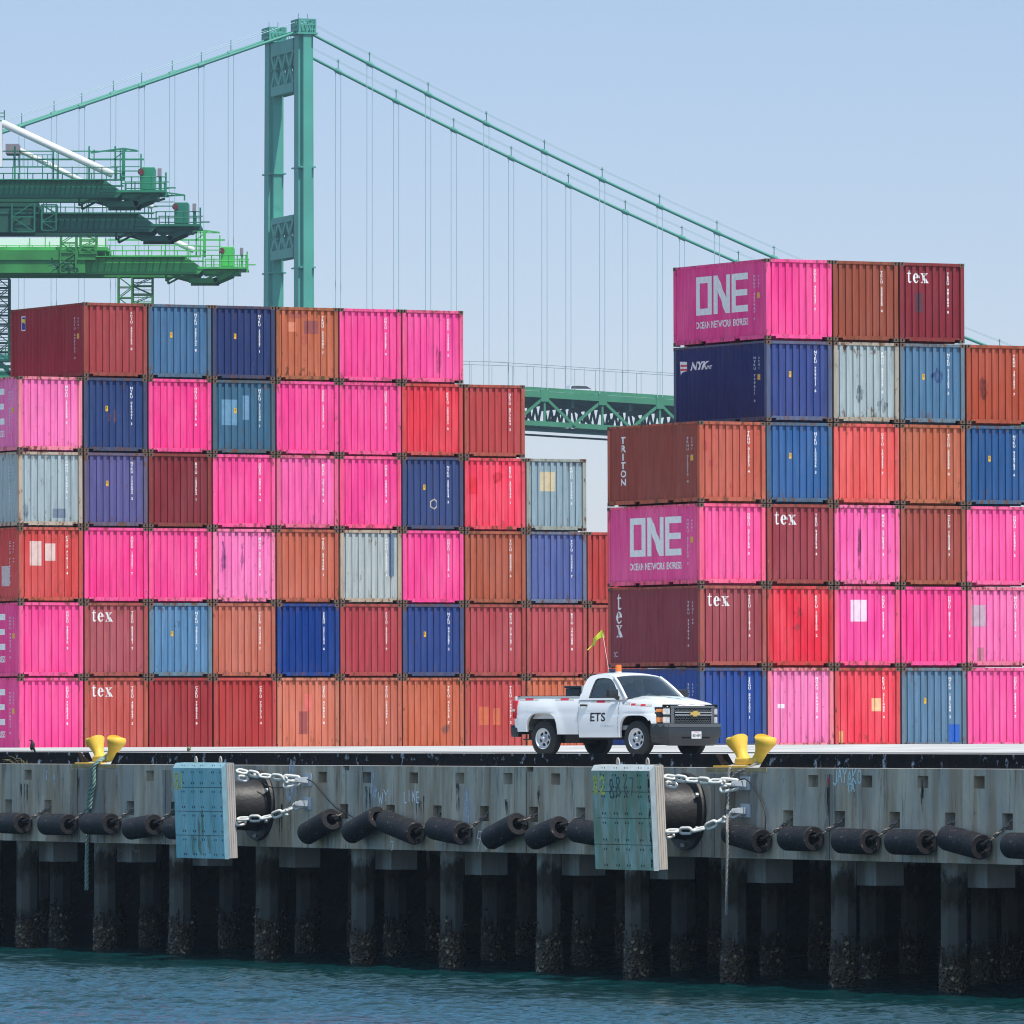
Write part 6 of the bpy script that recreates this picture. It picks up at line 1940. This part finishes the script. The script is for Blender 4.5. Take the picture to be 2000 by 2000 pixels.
    for y in (2.4, 5.2, 8, 10.8, 13.6):
        for p, q in ((-140., a1), (a1, 175.)): m_.bar((p, y, zd(p)-1.2), (q, y, zd(q)-1.2), .3, .7)
    for y in (.6, TW-.6):
        for p, q in ((-140., a1), (a1, 175.)): m_.bar((p, y, zd(p)-TD-1.2), (q, y, zd(q)-TD-1.2), .2, .3)
    m_.build('stringer', MFB, root)
    # parapets, tall suicide fence, lamp posts
    for c, hh in ((.2, .55), (TW-.2, .55)):
        m_ = MB()
        for p, q in ((-140., a1), (a1, 175.)): m_.bar((p, c, zd(p)+.25), (q, c, zd(q)+.25), .12, hh)
        m_.build('parapet', MTd, root)
    MFN = simple('fence_wire', (.28,.33,.36,1), .6)
    for c, hh, dx in ((.1, 3.6, 0.), (TW-.1, 4.9, .3)):
        m_ = MB()
        for p, q in ((-140., a1), (a1, 175.)): m_.tube([(p, c, zd(p)+hh), (q, c, zd(q)+hh)], .045, 4)
        a = -138.+dx
        while a < 174: m_.tube([(a, c, zd(a)+.4), (a, c, zd(a)+hh)], .035, 4); a += sp/3 if hh > 4 else sp/2.8
        m_.build('tall_fence', MFN, root)
    # vehicle on the deck
    av = ax(1139, 3.)
    vroot = empty('white_car', root.location + a_*av + t_*3.2 + Vector((0,0,zd(av)-.22)), (0,0,GA), 'small white car driving across the green bridge deck', 'car')
    MC = simple('far_white_paint', (.75,.77,.80,1), .3); MGL = simple('far_dark_glass', (.05,.06,.07,1), .1)
    m_ = MB(); m_.prism([(-2.4,.35),(2.3,.35),(2.4,.75),(2.2,.95),(1.2,1.08),(.45,1.55),(-1.1,1.62),(-2.2,1.58),(-2.45,1.0)], 'y', -.9, .9); m_.build('body', MC, vroot)
    m_ = MB(); m_.prism([(.98,1.10),(.38,1.48),(-1.0,1.54),(-2.05,1.50),(-2.2,1.08)], 'y', -.92, .92); m_.build('window', MGL, vroot)
    for x in (-1.45, 1.45):
        for y in (-.85,.85):
            m_ = MB(); m_.lathe([(0,-.1),(.34,-.1),(.34,.1),(0,.1)], 12, Matrix.Translation((x,y,.34)) @ Matrix.Rotation(pi/2,4,'X')); m_.build('wheel', MGL, vroot)
bridge()

# ------------------------------------------------------------------ quay cranes
def crane(Y, ytop, ybot, xtip, col, name_label, hue, cabin_from=None, shade=None, tower_px=None, stay=True, topwalk=True):
    """boom seen from the side; ytop/ybot = picture rows of the girder, xtip = column where the girder ends"""
    MGn = simple('crane_green_'+hue, col, .5, var=.22, vscale=.5, stretch=.3)
    dk = tuple(q*.55 for q in col[:3])+(1,)
    MDk = simple('crane_dark_'+hue, dk, .6, var=.2, vscale=.5)
    MWh = bpy.data.materials.get('crane_white') or simple('crane_white', (.78,.78,.76,1), .5)
    MRd = bpy.data.materials.get('crane_red') or simple('crane_red', (.14,.02,.025,1), .5)
    MSt = bpy.data.materials.get('crane_grey') or simple('crane_grey', (.25,.22,.24,1), .6)
    k = Y/F
    def P(px, py, dy=0.): return Vector((px-1000, 0, YH-py))*k + Vector((0, Y+dy, CAMZ))
    o0 = P(xtip, ybot)
    root = empty('quay_crane', o0, (0,0,0), name_label, 'crane', 'green container cranes')
    def Q(px, py, dy=0.): return P(px, py, dy) - o0
    g = 3.0
    for dy in (-3.0, 3.0):          # twin girders
        m_ = MB()
        x0, x1, x2 = -260, xtip-20, xtip
        pts = [Q(x0,ytop),Q(x1-12,ytop),Q(x2+4,ytop+(ybot-ytop)*.72),Q(x2-6,ybot),Q(x0,ybot)]
        m_.prism([(q.x, q.z) for q in pts], 'y', dy-.5, dy+.5)
        m_.build('boom_girder', MGn, root)
        m_ = MB()
        for i in range(0, 46):
            xx = x0+10+ i*(xtip-x0-40)/46.0
            a, b = Q(xx+5, ytop+1.5), Q(xx, ybot-1.5); m_.bar((a.x, dy-.52, a.z), (b.x, dy-.52, b.z), .10, .10)
        m_.build('girder_stiffeners', MDk, root)
        m_ = MB(); a, b = Q(x0, ybot-.5), Q(x2-6, ybot-.5); m_.box(a.x, b.x, dy-.9, dy+.9, a.z-.12, a.z+.14)
        a, b = Q(x0, ytop+1), Q(x1-12, ytop+1); m_.box(a.x, b.x, dy-.7, dy+.7, a.z-.05, a.z+.12); m_.build('girder_flange', MDk, root)
    for px_ in (-130, -235):
        m_ = MB(); q = Q(px_, ybot)
        for dy in (-9, 9): m_.bar((q.x, dy, q.z), (q.x-2, dy, -o0.z+.2), 1.4)
        m_.bar((q.x-.3, -9, q.z-1), (q.x-.3, 9, q.z-1), 1.2, 1.6); m_.bar((q.x-1.6, -9, -o0.z+9), (q.x-1.6, 9, -o0.z+9), 1.2, 1.6)
        m_.build('portal_leg', MGn, root)
    # walkway with handrails on top
    m_ = MB()
    zt = Q(0, ytop).z
    for dy in (-4.2, 4.2):
        a, b = Q(-260, 0).x, Q(xtip-2, 0).x
        for hgt in (.55, 1.1): m_.tube([(a, dy, zt+hgt), (b, dy, zt+hgt)], .04, 4)
        x = a
        while x < b: m_.tube([(x, dy, zt), (x, dy, zt+1.15)], .045, 4); x += 1.35
        x = a
        while x < b:
            if random.random() < .25: m_.tube([(x, dy, zt), (x, dy, zt+1.9+random.random())], .05, 4)
            x += 2.1
        m_.box(a, b, dy-.5, dy+.4, zt-.1, zt)
    m_.build('walkway', MGn, root)
    # festoon gantry above
    if topwalk:
        m_ = MB(); xg0 = Q(-260,0).x; zg = Q(0, ytop-(42 if ytop < 440 else 34)).z; xe = Q(xtip+44,0).x
        if ytop > 440: xg0 = Q(212,0).x
        m_.bar((xg0,-2,zg),(xe,-2,zg),.16); m_.bar((xg0,-2,zg+.75),(xe-.5,-2,zg+.75),.10,.10)
        for px in (30, 105, 175, xtip-12):
            if px < 210 and ytop > 440: continue
            q = Q(px,0).x
            m_.bar((q,-2,zt),(q,-2,zg+1.2),.16); m_.bar((q+.45,-2,zt),(q+.45,-2,zg+.9),.10)
        apx = Q(xtip+4,0).x
        m_.bar((apx-3,-2,zg+.6),(apx,-2,zg+1.0),.14); m_.bar((apx,-2,zg+1.0),(xe-.6,-2,zg+.8),.14); m_.bar((apx,-2,zt),(apx,-2,zg+1.0),.3); m_.bar((apx+1.6,-2,zt-1.),(apx+1.6,-2,zg+.5),.14)
        m_.bar((apx-.9,-2,zg),(apx+.3,-2,zg+.9),.10)
        m_.build('festoon_gantry', MGn, root)
    # boom tip: trimmed platform, sheaves box, camera post
    m_ = MB()
    zp = Q(0, ytop+(ybot-ytop)*.60).z
    xa, xb_ = Q(xtip+2,0).x, Q(xtip+88,0).x
    m_.box(xa-2, xb_, -3.6, 3.6, zp-.22, zp)
    for dy in (-3.5, 3.5):
        for hgt in (.6, 1.2): m_.tube([(xa,dy,zp+hgt),(xb_,dy,zp+hgt)], .05, 4)
        x = xa
        while x < xb_+.01: m_.tube([(x,dy,zp),(x,dy,zp+1.25)], .055, 4); x += .9
    m_.bar((xb_,-3.4,zp-.6),(xb_,-3.4,zp+1.6),.16); m_.bar((xb_,-3.4,zp+.2),(xb_+.9,-3.4,zp+.2),.12)
    m_.box(xa, xb_-.8, -2.5, 2.5, zp-.7, zp-.25)
    m_.build('tip_platform', MGn, root)
    m_ = MB(); q = Q(xtip+36,0).x; m_.bbox(q, q+1.35, -2, 1.5, zp+.1, zp+2.2, .08); m_.bar((xa-1,-2.4,zp+1.8),(q,-2.4,zp+1.8),.1); m_.bar((xa-1,-2.4,zp+2.2),(q,-2.4,zp+2.2),.08); m_.build('machinery_box', MGn, root)
    m_ = MB(); m_.lathe([(0,-.12),(.30,-.12),(.30,.12),(0,.12)], 14, Matrix.Translation((q+.1,-2.15,zp+1.75)) @ Matrix.Rotation(pi/2,4,'X'))
    m_.build('red_drum', MRd, root)
    m_ = MB(); m_.bbox(xb_-.75, xb_-.4, -3.6, -3.2, zp+1.2, zp+2.0, .05); m_.build('lamp_post_head', MSt, root)
    m_ = MB(); m_.tube([(xb_-.55,-3.4,zp),(xb_-.55,-3.4,zp+1.3)], .14, 5); m_.build('lamp_post', MGn, root)
    # inverted truss under the tip
    m_ = MB(); z0_ = Q(0, ybot).z
    xm = Q(xtip+4,0).x; zl = Q(0, ybot+13).z; xl_ = Q(xtip-62,0).x; xr_ = Q(xtip+58,0).x
    for dy in (-2.6, 2.6):
        m_.bar((xl_,dy,z0_),(xm-1,dy,zl),.22); m_.bar((xm+1,dy,zl),(xr_,dy,zp-.6),.5); m_.bar((xm-1.6,dy,zl),(xm+1.4,dy,zl),.5)
        m_.bar((xm-4,dy,z0_),(xm-4,dy,z0_-.75),.2); m_.bar((xm-4,dy,z0_-.75),(xm-2.6,dy,z0_),.2); m_.bar((xm-2.2,dy,z0_),(xm-.6,dy,zl),.2); m_.bar((xm+2,dy,z0_+.2),(xm-.2,dy,zl),.2)
        m_.bar((xm+3.6,dy,zp-.4),(xm+.6,dy,zl),.2)
        m_.build('tip_truss', MDk, root); m_ = MB()
    return root, Q, MGn, MDk, MWh, MSt
G1 = (.015,.20,.105,1); G2 = (.012,.145,.085,1); G3 = (.06,.42,.08,1)
r1, Q1, A1, B1, Wh, Sg = crane(F/21.4, 355, 388, 238, G1, 'green quay crane with the highest boom, white stay running down to its tip', 'mid')
m_ = MB(); m_.tube([Q1(5,243,-3), Q1(222,344,-3)], .34, 10); m_.build('white_stay', Wh, r1, smooth=True)
m_ = MB(); m_.tube([Q1(30,285,4), Q1(165,352,4)], .24, 10); m_.build('white_stay', Wh, r1, smooth=True)
m_ = MB(); q = Q1(-2,243); m_.box(q.x-.5, q.x+.4, -3.4, -2.4, Q1(0,330).z, q.z); m_.build('mast_head', Wh, r1)
m_ = MB(); q = Q1(8,278); m_.box(q.x, q.x+1.2, 1, 4, Q1(0,297).z, q.z); m_.build('winch_house', Sg, r1)
m_ = MB(); q = Q1(0,225); 
for dx in (0,.5): m_.bar((q.x+dx,-3,q.z-1.2),(q.x+dx,-3,q.z+.3),.1)
for i in range(4): m_.bar((q.x,-3,q.z-1+.35*i),(q.x+.5,-3,q.z-1+.35*i),.08)
q = Q1(20,300)
for dx in range(0, 9): m_.bar((q.x+dx*.45,3.5,q.z-.9),(q.x+dx*.45,3.5,q.z+.2),.06)
m_.bar((q.x,3.5,q.z+.2),(q.x+3.6,3.5,q.z+.2),.06); m_.bar((q.x,3.5,q.z-.9),(q.x+3.6,3.5,q.z-.9),.1)
m_.build('mast_ladder', A1, r1)
m_ = MB(); a = Q1(318,378,-3); b = Q1(362,384,-3); c9 = Q1(318,386,-3)
m_.bar(a, b, .12); m_.bar(c9, b, .14); m_.bar(c9+Vector((.9,0,.02)), a+Vector((.9,0,-.1)), .1); m_.bar(b, b+Vector((0,0,-.5)), .14); m_.build('tip_antenna', A1, r1)
r2, Q2, A2, B2, _, _ = crane(F/20.2, 420, 455, 305, G2, 'dark green quay crane with the middle boom, partly behind the trolley', 'dark', topwalk=False)
m_ = MB(); m_.tube([Q2(150,408,-3), Q2(292,406,-3)], .10, 6); m_.tube([Q2(262,388,-3), Q2(300,408,-3)], .22, 8); m_.build('white_stay', Wh, r2, smooth=True)
# trolley and cab hanging on the middle boom
m_ = MB()
a, b = Q2(-60, 400), Q2(78, 400)
m_.box(a.x, b.x, -4.4, 4.4, Q2(0,408).z, Q2(0,400).z); m_.box(a.x, Q2(70,0).x, -4.6, -3.7, Q2(0,458).z, Q2(0,412).z)
m_.build('trolley', B2, r2)
def lattice(root, Q, x0, x1, y0, y1, mat, n=4, dy=-5.0, name='stair_tower', rungs=0):
    m_ = MB(); A_, B_ = Q(x0, y0), Q(x1, y1)
    for y in (dy, dy+2.2):
        for x in (A_.x, B_.x): m_.bar((x, y, A_.z), (x, y, B_.z), .16)
        for i in range(n+1):
            z = A_.z+(B_.z-A_.z)*i/n; m_.bar((A_.x, y, z), (B_.x, y, z), .10)
            if i < n:
                z2 = A_.z+(B_.z-A_.z)*(i+1)/n
                if i % 2: m_.bar((A_.x,y,z),(B_.x,y,z2),.09)
                else: m_.bar((B_.x,y,z),(A_.x,y,z2),.09)
    for i in range(n+1):
        z = A_.z+(B_.z-A_.z)*i/n
        for x in (A_.x, B_.x): m_.bar((x,dy,z),(x,dy+2.2,z),.1)
    for i in range(rungs):
        z = A_.z+(B_.z-A_.z)*(i+.5)/rungs; m_.bar((A_.x,dy,z),(B_.x,dy,z),.07)
    return m_.build(name, mat, root)
lattice(r2, Q2, 28, 72, 458, 400, A2, 2)
lattice(r2, Q2, 86, 114, 455, 405, A2, 3)
r3, Q3, A3, B3, _, _ = crane(F/18.6, 504, 537, 396, G3, 'bright green quay crane with the lowest and longest boom', 'bright')
m_ = MB(); m_.tube([Q3(318,462,-3), Q3(380,492,-3)], .30, 10); m_.build('white_stay', Wh, r3, smooth=True)
m_ = MB(); m_.box(Q3(-60,0).x, Q3(201,0).x, 4.5, 9, Q3(0,486).z, Q3(0,459).z); m_.build('machinery_house', Wh, r3)
m_ = MB(); m_.box(Q3(-60,0).x, Q3(213,0).x, -4.4, 4.4, Q3(0,493).z, Q3(0,486).z); m_.build('trolley_roof', A3, r3)
m_ = MB(); m_.box(Q3(-60,0).x, Q3(190,0).x, -4.9, -3.8, Q3(0,512).z, Q3(0,493).z); m_.box(Q3(-60,0).x, Q3(170,0).x, -4.7, -3.6, Q3(0,537).z, Q3(0,509).z); m_.build('trolley', B3, r3)
lattice(r3, Q3, 122, 152, 537, 459, B3, 4); lattice(r3, Q3, 160, 191, 500, 459, B3, 3, rungs=6)
m_ = MB(); q = Q3(108,512)
for i in range(26):
    a = Vector((q.x+random.uniform(0,2.6), -6, q.z-random.uniform(0,1.4))); b = a+Vector((random.uniform(-.8,.8), random.uniform(-.4,.4), random.uniform(-.5,.5))); m_.bar(a, b, .10)
m_.build('cab_railing', B2, r3)
lattice(r3, Q3, 228, 255, 640, 537, B3, 5, dy=2.0, name='leg_tower'); lattice(r3, Q3, 255, 294, 640, 537, B3, 6, dy=3.0, name='leg_tower', rungs=14)
lattice(r2, Q2, -12, 10, 700, 537, B2, 9, dy=5.0, name='leg_tower', rungs=30)
# another crane's lower beam at the far edge of the left stack
m_ = MB(); Yq = F/16.5; kq = Yq/F
def PQ(px, py): return Vector((px-1000, 0, YH-py))*kq + Vector((0, Yq, CAMZ))
a, b = PQ(-160, 693), PQ(60, 704)
m_.box(a.x, b.x, Yq-1, Yq+1, b.z, a.z)
rq = empty('quay_crane', (0,0,0), (0,0,0), 'teal green lower crane beam behind the left edge of the left stack', 'crane', 'green container cranes')
m_.build('portal_beam', simple('crane_teal', (.05,.26,.22,1), .5, var=.2), rq)
m_ = MB(); m_.bar(PQ(-6,702), PQ(22,732), .5); m_.bar(PQ(-40,716), PQ(60,716), .4); m_.bar(PQ(-60,730),PQ(60,730),.5); m_.bar(PQ(10,680),PQ(10,694),.15); m_.build('portal_brace', A1, rq)

# ------------------------------------------------------------------ bird on the timber rail, a weed
def bird():
    MBd = simple('black_feathers', (.012,.012,.014,1), .6)
    p0 = wp(wv(63, .2), .2, EDGE+.295)
    m_ = MB()
    m_.tube([(-.02,0,.05),(-.01,0,.09),(.01,0,.15),(.012,0,.21),(.0,0,.25),(-.01,0,.285),(-.03,0,.30),(-.06,0,.295)], [.02,.045,.062,.058,.036,.030,.026,.006], 12)
    m_.tube([(.02,0,.14),(.06,0,.05),(.085,0,-.03)], [.035,.028,.016], 6)
    o = m_.build('bird_body', MBd, None, smooth=True)
    root = empty('bird', p0, (0,0,.2), 'small black bird perched on the timber rail in front of a pink container', 'bird')
    o.parent = root
    for y in (-.02,.02):
        m_ = MB(); m_.tube([(0,y,.06),(.0,y,.0)], .006, 5); m_.tube([(-.03,y,.0),(.02,y,.0)], .005, 4); m_.build('leg', MBd, root)
    m_ = MB(); m_.tube([(-.055,0,.296),(-.095,0,.288)], [.009,.001], 6); m_.build('beak', MBd, root)
bird()
m_ = MB(); r_ = random.Random(4)
for i in range(16):
    p = W(30+r_.uniform(-8,26), 1492, .02); q = p + Vector((r_.uniform(-.35,.45), -.05, r_.uniform(.02,.22))); mid = p.lerp(q, .5)+Vector((0,0,.06))
    m_.tube([p, mid, q], [.006,.005,.002], 4)
tag(m_.build('weed', simple('dry_weed', (.24,.22,.10,1), .8)), 'thin dry weed growing from the quay edge near the bird', 'weed')
m_ = MB()
for i in range(10):
    p = W(368+r_.uniform(-2,2), 1467, .3); q = p + Vector((r_.uniform(-.08,.08), 0, r_.uniform(.05,.20))); m_.tube([p, p.lerp(q,.5)+Vector((.02,0,0)), q], [.008,.010,.003], 4)
tag(m_.build('weed', simple('green_weed', (.12,.17,.05,1), .8)), 'tiny green weed on the rail above the turquoise panel', 'weed')

# ------------------------------------------------------------------ the air between here and the bridge
m_ = MB(); m_.box(-1600, 1600, -60, 1960, -1.0, 124)
hz_ = m_.build('haze', [])
mh = bpy.data.materials.new('sea_air'); mh.use_nodes = True; nt = mh.node_tree; nt.nodes.clear()
oo = nt.nodes.new('ShaderNodeOutputMaterial'); vv_ = nt.nodes.new('ShaderNodeVolumePrincipled')
vv_.inputs['Color'].default_value = HAZEC; vv_.inputs['Density'].default_value = HAZED; vv_.inputs['Anisotropy'].default_value = 0.0
nt.links.new(vv_.outputs[0], oo.inputs['Volume']); hz_.data.materials.append(mh)
tag(hz_, kind='stuff'); hz_.display_type = 'WIRE'
